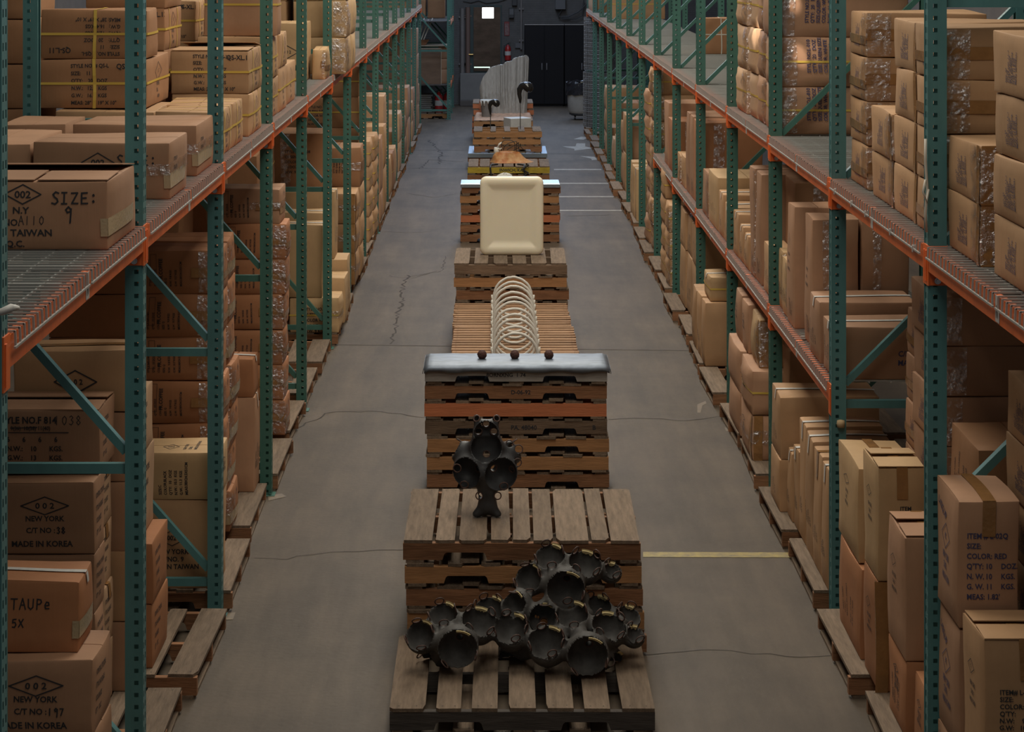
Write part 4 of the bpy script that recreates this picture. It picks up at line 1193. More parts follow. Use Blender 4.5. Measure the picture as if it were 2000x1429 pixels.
# 8  low pile with metal top, upright pile on it, spoons on rods
Z8 = pile(2, .195, 34.20, 1.27, 1.25, 'in the low pile with bright metal top and ladles behind it', [W_BRN, W_BRN], seed=8)
sheet(.195, 34.19, 1.28, 1.26, Z8, 'bright bluish metal sheet under three small pallets near the far end', .04)
pile(3, .187, 34.28, 1.10, .9, 'on the bright metal sheet in front of the black ladles', [W_BRN, W_HON, W_HON], z=Z8+.04, seed=18, notch=[True,False,False], nb=5)
LADLE = mat('glossy_black', (.018,.017,.017), .12, bump=.15, bscale=18)
RODM = mat('steel_rod', (.16,.155,.15), .4, .7)
def ladle(x, y, z0, zh, k, label):
    t = thing('black_ladle', label, 'sculpture', (x, y, z0))
    mb = MB(); mb.tube([(0,0,0),(0,0,zh-z0-.10*k)], .007, 8); mb.build('rod', RODM, t)
    h = zh - z0
    pts = [(0,0,h-.12*k),(-.004,0,h-.06*k),(-.014*k,0,h),(-.01*k,0,h+.06*k),(.02*k,0,h+.10*k),(.06*k,0,h+.105*k),(.10*k,0,h+.09*k),(.135*k,0,h+.075*k),(.16*k,0,h+.07*k),(.172*k,0,h+.068*k)]
    mb = MB(); mb.tube(pts, .03, 20, rad=[.012*k,.022*k,.028*k,.036*k,.046*k,.058*k,.068*k,.064*k,.042*k,.006*k])
    mb.build('ladle_head', LADLE, t, smooth=True)
ZL = Z8+.04
ladle(-.084, 34.7, ZL+3*PH, .97, .9, 'shorter black ladle on a thin steel rod, left of the white block')
ladle(.405, 34.7, ZL+3*PH, 1.20, 1.25, 'taller black ladle on a thin steel rod above the white block')
# 9  white block and the clay platform with the ribbed fan
Z9 = pile(2, .20, 36.1, 1.10, 1.0, 'under the white block near the far end', [W_BRN, W_HON], seed=9)
mb = MB(); mb.cbox(-.19,.19,-.17,.17,0,.43,.006)
o = mb.build('white_block', mat('white_foam', (.66,.64,.60), .75, noise=.12, nscale=15, bump=.2, bscale=25), None, (.375, 36.5, Z9+.0), )
o.rotation_euler = (0,0,.38); tag(o, 'white rough edged block standing on a pallet behind the taller ladle', 'sculpture')
Z10 = pile(4, .14, 38.2, 1.07, 1.05, 'under the pink clay bed of the ribbed fan', [W_BRN, W_DARK, W_BRN, W_HON], seed=10)
Z11 = pile(6, .135, 39.32, 1.12, 1.0, 'in the orange stack just behind the ribbed fan', [W_ORG], seed=11, notch=[False])
CLAY = mat('pink_clay', (.58,.36,.24), .85, noise=.3, nscale=12, bump=.6, bscale=30)
def clay():
    mb = MB(); n, m = 30, 22; W, D = 1.03, 1.0; r = random.Random(2); vs = []
    for j in range(m+1):
        for i in range(n+1):
            e = i in (0,n) or j in (0,m)
            vs.append((-W/2+W*i/n + r.uniform(-.015,.015), D*j/m + r.uniform(-.01,.01), .002 if e else .025 + .05*math.exp(-((j/m-.72)**2)*18) + r.uniform(0,.018)))
    mb.add(vs, [(j*(n+1)+i, j*(n+1)+i+1, (j+1)*(n+1)+i+1, (j+1)*(n+1)+i) for j in range(m) for i in range(n)])
    tag(mb.build('clay_bed', CLAY, None, (.14, 38.22, Z10), True), 'bed of crumbly pink clay spread on the pallet pile under the fan', 'clay', )
clay()
FANM = mat('ribbed_plaster', (.43,.40,.355), .85, noise=.28, nscale=14, stretch=(3,3,.6), bump=.5, bscale=30)
def fan():
    S = 106.0
    top = [(941,168),(943,158),(947,148),(953,139),(958,130),(966,126),(976,123),(984,121.5),(985,120),(988,117),(998,115.5),(1001,111),(1009,108),(1019,105.5),(1023,104),(1027,106),(1029,112)]
    r = random.Random(5); n = 64; m = 26; mb = MB(); vs = []; x0, x1 = 941, 1029
    def T(x):
        for (a, ya), (b, yb) in zip(top[:-1], top[1:]):
            if a <= x <= b: return ya + (yb-ya)*(x-a)/(b-a)
        return 112
    rib = [r.uniform(-1,1) for _ in range(n+1)]
    for side in (0, 1):
        for i in range(n+1):
            x = x0 + (x1-x0)*i/n; H = (223 - T(x))/S + r.uniform(-.008,.008)
            for j in range(m+1):
                t = j/m; z = H*t
                k = 1 if x > 975 else .45
                lean = (x-985)/S*.10*t
                th = .11*(1-.55*t)
                y = -th - .016*rib[i]*k*min(1, t*3) - .012*math.sin(i*1.3 + (1-t)*6)*(t < .5) if side == 0 else th*.6
                edge = min(1, min(i, n-i)/3)
                vs.append(((x-985)/S + lean, y*(.35+.65*edge), z))
    M = m+1; A = (n+1)*M
    fs = []
    for i in range(n):
        for j in range(m):
            a = i*M+j
            fs.append((a, a+M, a+M+1, a+1)); fs.append((A+a, A+a+1, A+a+M+1, A+a+M))
        fs.append((i*M+m, (i+1)*M+m, A+(i+1)*M+m, A+i*M+m)); fs.append((i*M, A+i*M, A+(i+1)*M, (i+1)*M))
    for j in range(m):
        fs.append((j, j+1, A+j+1, A+j)); b = n*M+j; fs.append((b, A+b, A+b+1, b+1))
    mb.add(vs, fs)
    o = mb.build('plaster_fan', FANM, None, (.16, 38.98, Z10+.02), True, 55)
    tag(o, 'tall grey ribbed plaster fan rising from the clay bed near the far wall', 'sculpture')
fan()
def bucket():
    t = thing('paint_bucket', 'grey plaster bucket with white drips left of the ribbed fan', 'bucket', (-.165, 38.62, Z10+.03))
    mb = MB(); mb.lathe([(.085,0),(.105,.29),(.112,.295),(.112,.305),(.10,.305),(.082,.02)], n=28); mb.build('body', mat('grey_bucket', (.22,.20,.185), .6, noise=.2, nscale=15), t, smooth=True, angle=40)
    d = MB(); r = random.Random(3)
    d.lathe([(.118,.295),(.122,.31),(.11,.32),(.095,.312),(.0,.300)], n=28, cap=False)
    for k in range(9):
        a = 2*PI*k/9 + r.uniform(-.2,.2); L = r.uniform(.05,.14)
        d.tube([(.114*math.cos(a),.114*math.sin(a),.305),(.113*math.cos(a),.113*math.sin(a),.305-L)], .014, 6, rad=[.018,.009])
    d.build('plaster_drips', PLASTER, t, smooth=True)
bucket()

# ------------------------------------------------------------------ black funnel sculptures
def nets(F, o, h):
    """surface nets over a sampled distance field"""
    S = F < 0
    nx, ny, nz = F.shape; c = (nx-1, ny-1, nz-1)
    acc = np.zeros(c + (3,)); cnt = np.zeros(c)
    for ax in range(3):
        for a in (0,1):
            for b in (0,1):
                d0 = [0,0,0]; oth = [i for i in range(3) if i != ax]; d0[oth[0]] = a; d0[oth[1]] = b
                d1 = list(d0); d1[ax] = 1
                s0 = tuple(slice(d, d+n) for d, n in zip(d0, c)); s1 = tuple(slice(d, d+n) for d, n in zip(d1, c))
                f0, f1 = F[s0], F[s1]; m = (f0 < 0) != (f1 < 0)
                t = np.where(m, f0/np.where(m, f0-f1, 1), 0)
                for k in range(3): acc[..., k] += np.where(m, d0[k] + (t if k == ax else 0), 0)
                cnt += m
    act = cnt > 0; idx = -np.ones(c, int); idx[act] = np.arange(act.sum())
    pos = np.argwhere(act) + acc[act]/cnt[act][:, None]
    V = pos*h + np.array(o)
    faces = []
    for ax in range(3):
        oth = [(ax+1) % 3, (ax+2) % 3]
        sl0 = [slice(1, n-1) for n in (nx, ny, nz)]; sl0[ax] = slice(0, (nx,ny,nz)[ax]-1); sl1 = list(sl0); sl1[ax] = slice(1, (nx,ny,nz)[ax])
        a, b = S[tuple(sl0)], S[tuple(sl1)]
        for flip, m in ((False, a & ~b), (True, ~a & b)):
            p = np.argwhere(m) + np.array([s.start for s in sl0])
            if not len(p): continue
            def g(d1, d2):
                q = p.copy(); q[:, oth[0]] -= d1; q[:, oth[1]] -= d2
                return idx[q[:,0], q[:,1], q[:,2]]
            Q = np.stack([g(1,1), g(0,1), g(0,0), g(1,0)], 1)
            if flip: Q = Q[:, ::-1]
            faces.append(Q[(Q >= 0).all(1)])
    return V, np.concatenate(faces)
def unit(v): v = np.array(v, float); return v/np.linalg.norm(v)
def funnels(name, label, cups, links, h, lo, hi, mat_, extra=None, edges=True, holes_extra=(), grow=1.0, ears_extra=()):
    """cups: (centre, radius, axis, marks); each is a bowl sunk in a rounded body, bodies joined by webs.
    marks: ('e', angle) ringed ear on the rim, ('h', angle, k) ringed hole through the bowl"""
    lo = np.array(lo); hi = np.array(hi); n = np.ceil((hi-lo)/h).astype(int)+1
    gx, gy, gz = np.meshgrid(*[lo[k] + h*np.arange(n[k]) for k in range(3)], indexing='ij')
    G = np.stack([gx,gy,gz], -1).astype(np.float32)
    D = np.full(G.shape[:3], 9.0, np.float32)
    def smin(a, b, k):
        hh = np.clip(.5 + .5*(b-a)/k, 0, 1); return b*(1-hh) + a*hh - k*hh*(1-hh)
    def capsule(p, q, r1, r2):
        p = np.array(p); q = np.array(q); d = q-p; t = np.clip(((G-p)@d)/(d@d), 0, 1)
        return np.linalg.norm(G - p - t[...,None]*d, axis=-1) - (r1 + (r2-r1)*t)
    ears = []; holes = []; torn = []; cuts = np.full(D.shape, 9.0, np.float32); edgeb = MB(); r = random.Random(12)
    cups = [(c, R*grow, ax, hs) for c, R, ax, hs in cups]; through = []
    for c, R, ax, hs in cups: D = smin(D, np.linalg.norm(G - np.array(c), axis=-1) - R, .022)
    for a, b, rad in links: D = smin(D, capsule(cups[a][0], cups[b][0], rad*1.25, rad*1.25), .03)
    for p, q, r1, r2 in (extra or []): D = smin(D, capsule(p, q, r1, r2), .02)
    for c, R, ax, hs in cups:
        c = np.array(c); d = unit(ax); e1 = unit(np.cross(d, (0,0,1) if abs(d[2]) < .95 else (0,1,0))); e2 = np.cross(e1, d)
        cuts = np.minimum(cuts, np.linalg.norm(G - (c + d*R*.35), axis=-1) - .925*R)
        ha = .38*R; rr = .925*R
        for m in hs:
            v = e1*math.cos(m[1]) + e2*math.sin(m[1])
            if m[0] == 'e': ears.append((c + d*(ha+.015) + v*(rr-.004), v, .0225))
            else:
                q = c + d*R*.35 + v*m[2]*R*.92 - d*math.sqrt(max(0, 1-m[2]**2))*.925*R
                nrm = unit(q - (c + d*R*.35)) if m[0] == 'h' else d; (holes if m[0] == 'h' else through).append((q, nrm, .0195))
        if edges and hs:
            a0 = r.uniform(1.45,1.75); vs = []
            for i in range(9):
                a = a0 + .75*i/8; out = e1*math.cos(a)+e2*math.sin(a); q = c + d*(ha+.001) + out*(rr-.002)
                w = .004 + r.uniform(.004,.016)*(1 if 0 < i < 8 else .1)
                vs += [tuple(q - out*.005), tuple(q + out*.006), tuple(q + out*.005 + d*.005), tuple(q - out*.008 - d*w)]
            edgeb = MB(); edgeb.add(vs, [(4*i+k, 4*i+(k+1)%4, 4*i+4+(k+1)%4, 4*i+4+k) for i in range(8) for k in range(4)] + [(0,1,2,3), (32,35,34,33)]); torn.append(edgeb)
    ears += [(np.array(m), unit(v), rr) for m, v, rr in ears_extra]
    F = np.maximum(D, -cuts)
    for m, v, rr in ears:
        P = G - m; al = P@v; rad = np.linalg.norm(P - al[...,None]*v, axis=-1)
        F = np.minimum(F, np.maximum(rad - (rr+.004), np.abs(al) - h*.75))
        F = np.maximum(F, -np.maximum(rad - (rr-.003), np.abs(al) - .02))
    for m, v, rr in holes + list(holes_extra):
        m = np.array(m); v = unit(v); P = G - m; al = P@v; rad = np.linalg.norm(P - al[...,None]*v, axis=-1)
        F = np.maximum(F, -np.maximum(rad - (rr-.002), np.abs(al) - .09))
    for m, v, rr in through:
        P = G - m; al = P@v; rad = np.linalg.norm(P - al[...,None]*v, axis=-1); F = np.maximum(F, -(rad - rr + .002))
    holes += through
    V, Q = nets(F, lo, h)
    me = bpy.data.meshes.new(name); me.from_pydata(V.tolist(), [], Q.tolist()); me.materials.append(mat_)
    me.polygons.foreach_set('use_smooth', [True]*len(me.polygons)); me.update()
    o = link(name, me); tag(o, label, 'sculpture')
    sm = o.modifiers.new('smooth', 'SMOOTH'); sm.factor = .5; sm.iterations = 2
    for m, v, rr in ears + holes + list(holes_extra):
        m = np.array(m); v = unit(v); e1 = unit(np.cross(v, (0,0,1) if abs(v[2]) < .95 else (0,1,0))); e2 = np.cross(v, e1); mb = MB()
        mb.tube([tuple(m + (e1*math.cos(a)+e2*math.sin(a))*rr) for a in np.linspace(0, 2*PI, 24, endpoint=False)], .0032, 7, closed=True)
        mb.build('rim_ring', RUST, o, smooth=True)
    for e in torn: e.build('torn_edge', CREAMEDGE, o)
    return o
def at(x, y, Y):
    """point of the aisle at depth Y, from a sighting through the survey camera"""
    return ((x-968)*Y/4130, Y, 3.64 - (y+107)*Y/4130)
UP = (-.14,-.55,.82); CAM = (.04,-.99,-.10); UPR = (.2,-.5,.84)
H4 = [('e',5.75),('e',4.35),('e',1.15),('e',2.7)]
H5 = [('e',5.75),('e',4.2),('e',1.1),('e',2.6),('e',3.3)]
HC = [('h',2.0,.3),('e',5.5),('e',3.4)]
CUPS = [ (at(866,1206,10.34),.070,UP,H4), (at(934,1222,10.32),.084,UPR,H4), (at(824,1244,10.27),.072,(-.25,-.75,.6),H4),
  (at(894,1262,10.20),.092,CAM,HC), (at(1000,1234,10.32),.084,UP,H5), (at(1118,1208,10.36),.077,UP,H4), (at(1187,1231,10.34),.083,UPR,H4),
  (at(1070,1262,10.24),.088,UP,H5), (at(1147,1276,10.16),.094,CAM,HC), (at(1238,1243,10.36),.050,UPR,[('e',1.2),('e',4.6)]),
  (at(957,1196,10.52),.075,UP,[('e',1.0),('e',2.2),('e',.1)]), (at(1165,1194,10.56),.075,UP,[('e',1.0),('e',2.2),('e',.1)]), (at(1225,1208,10.52),.062,UPR,[('e',1.0),('e',2.2),('e',.1)]),
  (at(1075,1093,10.60),.074,UP,H4), (at(1141,1108,10.58),.081,UPR,H4), (at(1036,1132,10.55),.070,(-.35,-.75,.5),H4),
  (at(1104,1146,10.48),.090,CAM,HC), (at(1194,1118,10.62),.048,UPR,[('e',1.2),('e',4.6)]), (at(1012,1181,10.45),.064,(-.7,-.68,.2),[('e',1.5),('h',4.0,.5)]),
  (at(1060,1206,10.42),.070,(.2,-.95,.15),[('e',1.6),('h',4.2,.4)]),
  (at(850,1285,10.38),.065,(-.6,-.5,-.3),[('e',.6),('e',4.2)]), (at(1190,1290,10.34),.065,(.6,-.6,-.3),[('e',.6),('e',4.2)]), (at(1000,1275,10.42),.06,(0,-.8,-.4),[('e',4.6)]) ]
LINKS = [(0,1,.03),(0,2,.03),(0,3,.035),(1,3,.035),(2,3,.035),(1,4,.03),(4,7,.03),(7,8,.035),(5,7,.03),(5,8,.035),(6,8,.035),(5,6,.03),(6,9,.028),(1,10,.03),
  (5,11,.03),(6,12,.028),(11,12,.03),(13,14,.03),(13,15,.03),(13,16,.035),(14,16,.035),(15,16,.035),(14,17,.028),(15,18,.03),(18,19,.03),(18,4,.03),(19,16,.035),(19,7,.03),
  (19,5,.03),(10,18,.03),(3,20,.04),(8,21,.04),(4,22,.035),(16,11,.035),(16,19,.04),(22,7,.035)]
BLK = mat('torn_edge', (.4,.3,.2), .8)
funnels('funnel_sculpture', 'spreading cluster of black ringed funnels on the front pallet', CUPS, LINKS, .0062,
        (-.62, 9.98, PH+.004), (.82, 10.84, .80), BLACKC, grow=1.10)
Yu = 11.30
A = lambda x, y, dy=0: at(x, y, Yu+dy)
cu2 = [ (A(950,872,.0),.083,(0,-.97,.05),[('h',4.71,.58)]), (A(917,919,-.01),.082,(-.38,-.92,-.05),[('h',3.0,.4)]),
        (A(976,922,-.02),.090,(.16,-.97,-.05),[('h',.3,.3),('h',3.0,.8)]), (A(950,895,.10),.095,(0,1,.2),[('e',0),('e',3.14)]),
        (A(999,884,.07),.055,(.8,.2,.4),[('e',.3),('e',1.8)]), (A(903,884,.07),.055,(-.8,.2,.4),[('e',1.2)]), (A(949.5,845,.0),.066,(0,-.95,.10),[('s',.12,.66),('s',3.02,.66),('s',1.57,.72)]) ]
zb2 = Z2+.006
ex2 = [ (A(952,940,.0), (A(952,940)[0], Yu, zb2+.05), .062, .042), ((A(952,940)[0], Yu, zb2+.055), (A(931,1000)[0], Yu-.02, zb2+.012), .040, .022),
        ((A(952,940)[0], Yu, zb2+.055), (A(971,1000)[0], Yu-.02, zb2+.012), .040, .022), ((A(952,940)[0], Yu, zb2+.055), (A(952,1000)[0], Yu+.08, zb2+.012), .040, .022),
        (A(940,836,.02), A(931,817,.02), .028, .021), (A(960,836,.02), A(970,817,.02), .028, .021) ]
funnels('funnel_sculpture', 'upright black sculpture of three ringed funnels on a narrow stem', cu2, [(0,1,.045),(0,2,.045),(1,2,.05),(0,3,.06),(1,3,.06),(2,3,.06),(2,4,.04),(1,5,.04),(0,4,.035),(0,5,.035),(0,6,.045)], .0046,
        (-.26, 11.08, Z2+.004), (.19, 11.54, 1.20), BLACKD, ex2, False, grow=1.05, ears_extra=[(A(893,914,-.03),(-.25,-1,0),.021), (A(1011,903,-.01),(.3,-1,0),.021), (A(907,946,-.05),(-.1,-1,-.35),.021), (A(984,949,-.06),(.1,-1,-.35),.022), (A(995,867,.03),(.2,-1,.3),.02)], holes_extra=
        [(A(931,817,.0),(-.45,-.75,.6),.017), (A(970,817,.0),(.45,-.75,.6),.017), (A(936,968,-.04),(-.3,-1,.1),.019), (A(972,968,-.04),(.3,-1,.1),.019)])
# ------------------------------------------------------------------ floor and its marks
def floormat():
    m = mat('concrete', (.122,.092,.066), .62, noise=.30, nscale=1.3, bump=.12, bscale=30, spec=.25)
    nt = m.node_tree; b = nt.nodes['Principled BSDF']; tc = nt.nodes['Texture Coordinate']
    src = b.inputs['Base Color'].links[0].from_socket
    n1 = nt.nodes.new('ShaderNodeTexNoise'); n1.inputs['Scale'].default_value = 95; n1.inputs['Detail'].default_value = 2
    nt.links.new(tc.outputs['Object'], n1.inputs['Vector'])
    c1 = nt.nodes.new('ShaderNodeValToRGB'); c1.color_ramp.elements[0].position = .74; c1.color_ramp.elements[1].position = .80
    c1.color_ramp.elements[0].color = (0,0,0,1); c1.color_ramp.elements[1].color = (1,1,1,1)
    nt.links.new(n1.outputs['Fac'], c1.inputs['Fac'])
    m1 = nt.nodes.new('ShaderNodeMix'); m1.data_type = 'RGBA'; m1.inputs[7].default_value = (.30,.27,.235,1)
    nt.links.new(c1.outputs['Color'], m1.inputs[0]); nt.links.new(src, m1.inputs[6])
    mp = nt.nodes.new('ShaderNodeMapping'); mp.inputs['Scale'].default_value = (1.6,.22,1)
    n2 = nt.nodes.new('ShaderNodeTexNoise'); n2.inputs['Scale'].default_value = 2.2; n2.inputs['Detail'].default_value = 7; n2.inputs['Roughness'].default_value = .7
    nt.links.new(tc.outputs['Object'], mp.inputs['Vector']); nt.links.new(mp.outputs['Vector'], n2.inputs['Vector'])
    c2 = nt.nodes.new('ShaderNodeMapRange'); c2.inputs['From Min'].default_value = .35; c2.inputs['From Max'].default_value = .7; c2.inputs['To Min'].default_value = .70; c2.inputs['To Max'].default_value = 1.18
    nt.links.new(n2.outputs['Fac'], c2.inputs['Value'])
    hs = nt.nodes.new('ShaderNodeHueSaturation'); nt.links.new(c2.outputs['Result'], hs.inputs['Value']); nt.links.new(m1.outputs[2], hs.inputs['Color'])
    nt.links.new(hs.outputs['Color'], b.inputs['Base Color'])
    return m
mb = MB(); mb.box(-6.2, 6.2, 2, 50, -.2, 0); structure(mb.build('floor', floormat()))
FL = lambda x, y: ((x-968)*3.64/(y+107), 4130*3.64/(y+107))
def crack(pts, w, name, m, jag=.0, seed=1):
    r = random.Random(seed); P = [Vector(FL(*p)) for p in pts]; out = []
    for a, b in zip(P[:-1], P[1:]):
        n = max(1, int((b-a).length/.08)) if jag else 1
        for i in range(n): out.append(a + (b-a)*(i/n) + Vector((r.uniform(-jag,jag), r.uniform(-jag,jag))))
    out.append(P[-1]); vs = []
    for i, p in enumerate(out):
        d = out[min(i+1,len(out)-1)] - out[max(i-1,0)]; d.normalize(); nn = Vector((-d.y,d.x))*w*(r.uniform(.5,1.3) if jag else 1)/2
        vs += [(p.x-nn.x, p.y-nn.y, .0012), (p.x+nn.x, p.y+nn.y, .0012)]
    mb = MB(); mb.add(vs, [(2*i,2*i+2,2*i+3,2*i+1) for i in range(len(out)-1)])
    structure(mb.build(name, m))
CRK = mat('crack_dirt', (.04,.032,.026), .9)
JNT = mat('joint_dirt', (.06,.048,.04), .9)
YLINE = mat('worn_yellow_paint', (.40,.30,.07), .6, noise=.6, nscale=16, dark=(.17,.135,.08))
WLINE = mat('worn_white_paint', (.36,.33,.28), .6, noise=.45, nscale=14, dark=(.18,.15,.12))
OLD = mat('faded_ochre_paint', (.20,.145,.085), .6, noise=.4, nscale=18, dark=(.14,.11,.085))
k = 1
for pts, w, j in [([(800,538),(788,552),(784,590),(779,605),(772,640),(765,660),(762,672)],.022,.03), ([(850,530),(800,545),(760,538)],.010,.02),
    ([(500,1090),(560,1091),(640,1078),(700,1076),(800,1074)],.008,.02), ([(585,835),(640,806),(720,803),(780,808),(832,815)],.013,.03),
    ([(1187,820),(1260,817),(1340,821),(1425,813)],.012,.03), ([(840,452),(800,455),(740,452)],.010,.03), ([(838,273),(852,288),(862,300),(858,320)],.03,.04),
    ([(800,378),(850,386),(890,379)],.012,.03), ([(820,330),(840,312),(905,316)],.02,.03), ([(870,500),(862,530),(800,540)],.010,.02), ([(1240,1280),(1400,1268),(1530,1282),(1700,1276)],.006,.02),
    ([(1190,420),(1110,422)],.02,.03)]:
    crack(pts, w, f'trim_{k}', CRK, j, k); k += 1
for pts, w in [([(640,673),(890,676)],.024), ([(1110,682),(1400,685)],.024), ([(790,293),(935,294)],.03), ([(1060,300),(1200,302)],.03), ([(780,328),(920,330)],.02)]:
    crack(pts, w, f'trim_{k}', JNT, .004, k); k += 1
def paint(pts, m):
    global k
    mb = MB(); mb.add([(*FL(*p), .0022) for p in pts], [tuple(range(len(pts)))]); structure(mb.build(f'trim_{k}', m)); k += 1
paint([(1256,1078),(1256,1088),(1545,1089),(1542,1079)], YLINE)
for y in (330, 357, 383, 410): paint([(1082,y),(1082,y+2.4),(1175+(y-330)*.62,y+2.4),(1174+(y-330)*.62,y)], WLINE)
paint([(1098,286),(1122,291),(1122,294),(1160,290),(1143,286),(1143,280),(1126,280),(1124,286)], WLINE)
paint([(1133,305),(1155,310),(1156,313),(1172,311),(1160,306)], WLINE)
paint([(1120,272),(1140,273),(1150,268),(1135,267)], WLINE)
paint([(425,1212),(455,1210),(460,1196),(432,1198)], OLD); paint([(525,978),(560,970),(550,964),(522,968)], OLD)
paint([(1378,783),(1362,790),(1362,806),(1368,806),(1372,792),(1380,788)], OLD); paint([(1415,835),(1424,836),(1424,842),(1418,842)], OLD)
# ------------------------------------------------------------------ walls
def brickmat():
    m = mat('painted_brick', (.105,.098,.094), .7, noise=.25, nscale=6)
    nt = m.node_tree; b = nt.nodes['Principled BSDF']; tc = nt.nodes['Texture Coordinate']
    mp = nt.nodes.new('ShaderNodeMapping'); mp.inputs['Rotation'].default_value = (PI/2,0,0)
    br = nt.nodes.new('ShaderNodeTexBrick'); br.inputs['Scale'].default_value = 5; br.inputs['Mortar Size'].default_value = .012
    br.inputs['Color1'].default_value = (1,1,1,1); br.inputs['Color2'].default_value = (.9,.9,.9,1); br.inputs['Mortar'].default_value = (.2,.2,.2,1)
    nt.links.new(tc.outputs['Object'], mp.inputs['Vector']); nt.links.new(mp.outputs['Vector'], br.inputs['Vector'])
    bp = nt.nodes.new('ShaderNodeBump'); bp.inputs['Strength'].default_value = .6; bp.inputs['Distance'].default_value = .02
    nt.links.new(br.outputs['Color'], bp.inputs['Height']); nt.links.new(bp.outputs['Normal'], b.inputs['Normal'])
    return m
BR_ = brickmat(); WALLD = mat('dim_wall', (.16,.14,.13), .8, noise=.2, nscale=3)
YB = 48.35
mb = MB(); mb.box(-6.2, 6.2, YB, YB+.25, 0, 7.5); structure(mb.build('wall_back', BR_))
mb = MB(); mb.box(-6.4, -6.2, 2, YB+.25, 0, 7.5); structure(mb.build('wall_left', WALLD))
mb = MB(); mb.box(6.2, 6.4, 2, YB+.25, 0, 7.5); structure(mb.build('wall_right', WALLD))
def W(x, y, Y=YB): return ((x-968)*Y/4130, 3.64-(y+107)*Y/4130)
# raised dock door
DARKG = mat('dark_green_frame', (.03,.05,.05), .5); BRONZE = mat('worn_steel_door', (.13,.095,.075), .3, .6, noise=.5, nscale=3, stretch=(1,1,2))
PANE = mat('daylight_pane', (.9,.95,1), .3, emit=((1,1,1), 6.0))
BRASS = mat('brass', (.55,.32,.10), .3, .9)
t = structure(link('door_1', None, None, (0, YB, 0)))
x0, z0 = W(918,142); x1, z1 = W(980,10)
mb = MB(); mb.cbox(x0, x1, -.05, -.004, z0, z1, .004); mb.build('door_frame', DARKG, t)
xa, za = W(925,138); xb, zb = W(977,14)
xw0, zw0 = W(942,35.5); xw1, zw1 = W(964,14.5)
mb = MB()
for a, b, c, d in ((xa, xw0, za, zb), (xw1, xb, za, zb), (xw0, xw1, za, zw0), (xw0, xw1, zw1, zb+.02)):
    mb.box(a, b, -.085, -.051, c, d)
for y in (53, 66):
    _, zz = W(900, y); mb.box(xw0-.1, xb-.02, -.09, -.085, zz-.006, zz+.006)
leaf = mb.build('door_leaf', BRONZE, t)
mb = MB(); mb.box(xw0, xw1, -.075, -.06, zw0, zw1); mb.build('window_pane', PANE, leaf)
xs0, zs = W(926,131); xs1, _ = W(957,131)
mb = MB(); mb.box(xs0, xs1, -.089, -.086, zs-.012, zs+.014); mb.build('light_slit', mat('daylight_slit', (.8,1,.85), .4, emit=((.75,1,.82), 1.1)), leaf)
xh, zh = W(920,106); mb = MB(); mb.tube([(xh-.05,-.11,zh),(xh+.05,-.11,zh)], .018, 10); mb.tube([(xh+.04,-.11,zh),(xh+.04,-.05,zh)], .012, 8); mb.build('door_handle', BRASS, t)
xp0, zp0 = W(899,193); xp1, zp1 = W(1000,142)
mb = MB(); mb.cbox(xp0, xp1, -.30, -.004, zp0-.14, zp1, .01); structure(mb.build('trim_90', mat('white_painted_block', (.20,.19,.18), .7, noise=.15, nscale=4), None, (0,YB,0)))
mb = MB(); mb.cbox(xp0, xp1, -.55, -.31, 0, .13, .01); structure(mb.build('trim_91', mat('dark_step', (.10,.085,.075), .8), None, (0,YB,0)))
PIPE = mat('grey_pipe', (.20,.18,.17), .6, noise=.2, nscale=6); PIPEB = mat('brown_pipe', (.16,.10,.08), .6)
def pipe(xpx, y0, y1, r, m, label, d=.06):
    x, za = W(xpx, y1); _, zb = W(xpx, y0); mb = MB(); mb.tube([(x,-d,za),(x,-d,zb)], r, 12)
    for z in (za+.2, zb-.2): mb.box(x-r-.03, x+r+.03, -d, -.002, z-.02, z+.02)
    tag(mb.build('wall_pipe', m, None, (0,YB,0), True, 40), label, 'pipe')
pipe(903, 16, 142, .05, PIPE, 'grey upright pipe farthest left of the dock door')
pipe(914, 14, 142, .055, PIPEB, 'brown upright pipe right beside the dock door frame')
pipe(1018, 0, 96, .022, PIPE, 'thin conduit pipe running down the brick wall to a socket')
def wallbox(x0, y0, x1, y1, d, m, label, cat, name='electric_box'):
    xa, zb = W(x0, y0); xb, za = W(x1, y1); mb = MB(); mb.cbox(xa, xb, -d, -.002, za, zb, .008)
    return tag(mb.build(name, m, None, (0,YB,0)), label, cat)
BOXD = mat('dark_box', (.035,.035,.038), .5); BOXG = mat('grey_box', (.10,.10,.105), .55)
o = wallbox(994, 15, 1004, 35, .12, BOXD, 'narrow dark box on the brick wall right of the dock door', 'electric box')
xa, za = W(999,24); mb = MB(); mb.box(xa-.05, xa+.05, -.128, -.121, za-.05, za+.08); mb.build('cover_plate', BOXG, o)
wallbox(1000, -14, 1010, 11, .1, BOXD, 'dark switch box high on the brick wall', 'electric box')
wallbox(1006, 84, 1018, 94, .05, BOXG, 'small grey socket box at the foot of the conduit', 'electric box')
o = wallbox(1084, -20, 1104, 18, .2, BOXG, 'large grey electrical cabinet high on the wall above black cupboards', 'electric box')
for n_, pts in (('looping', [(1098,18),(1090,30),(1100,36),(1125,36),(1137,30),(1140,0)]), ('sagging', [(1088,18),(1091,33),(1110,32),(1130,22),(1145,8)])):
    mb = MB(); mb.tube([(W(*p)[0], -.1, W(*p)[1]) for p in pts], .014, 7)
    tag(mb.build('wall_cable', BOXD, None, (0,YB,0)), f'{n_} black cable below the electrical cabinet on the far wall', 'cable')
mb = MB(); mb.tube([(W(x,y)[0], -.03, W(x,y)[1]) for x, y in ((905,2),(920,5),(935,1),(950,6),(975,3),(1000,-6))], .01, 6); tag(mb.build('wall_cable', BOXD, None, (0,YB,0)), 'thin black cable drooping over the dock door', 'cable')
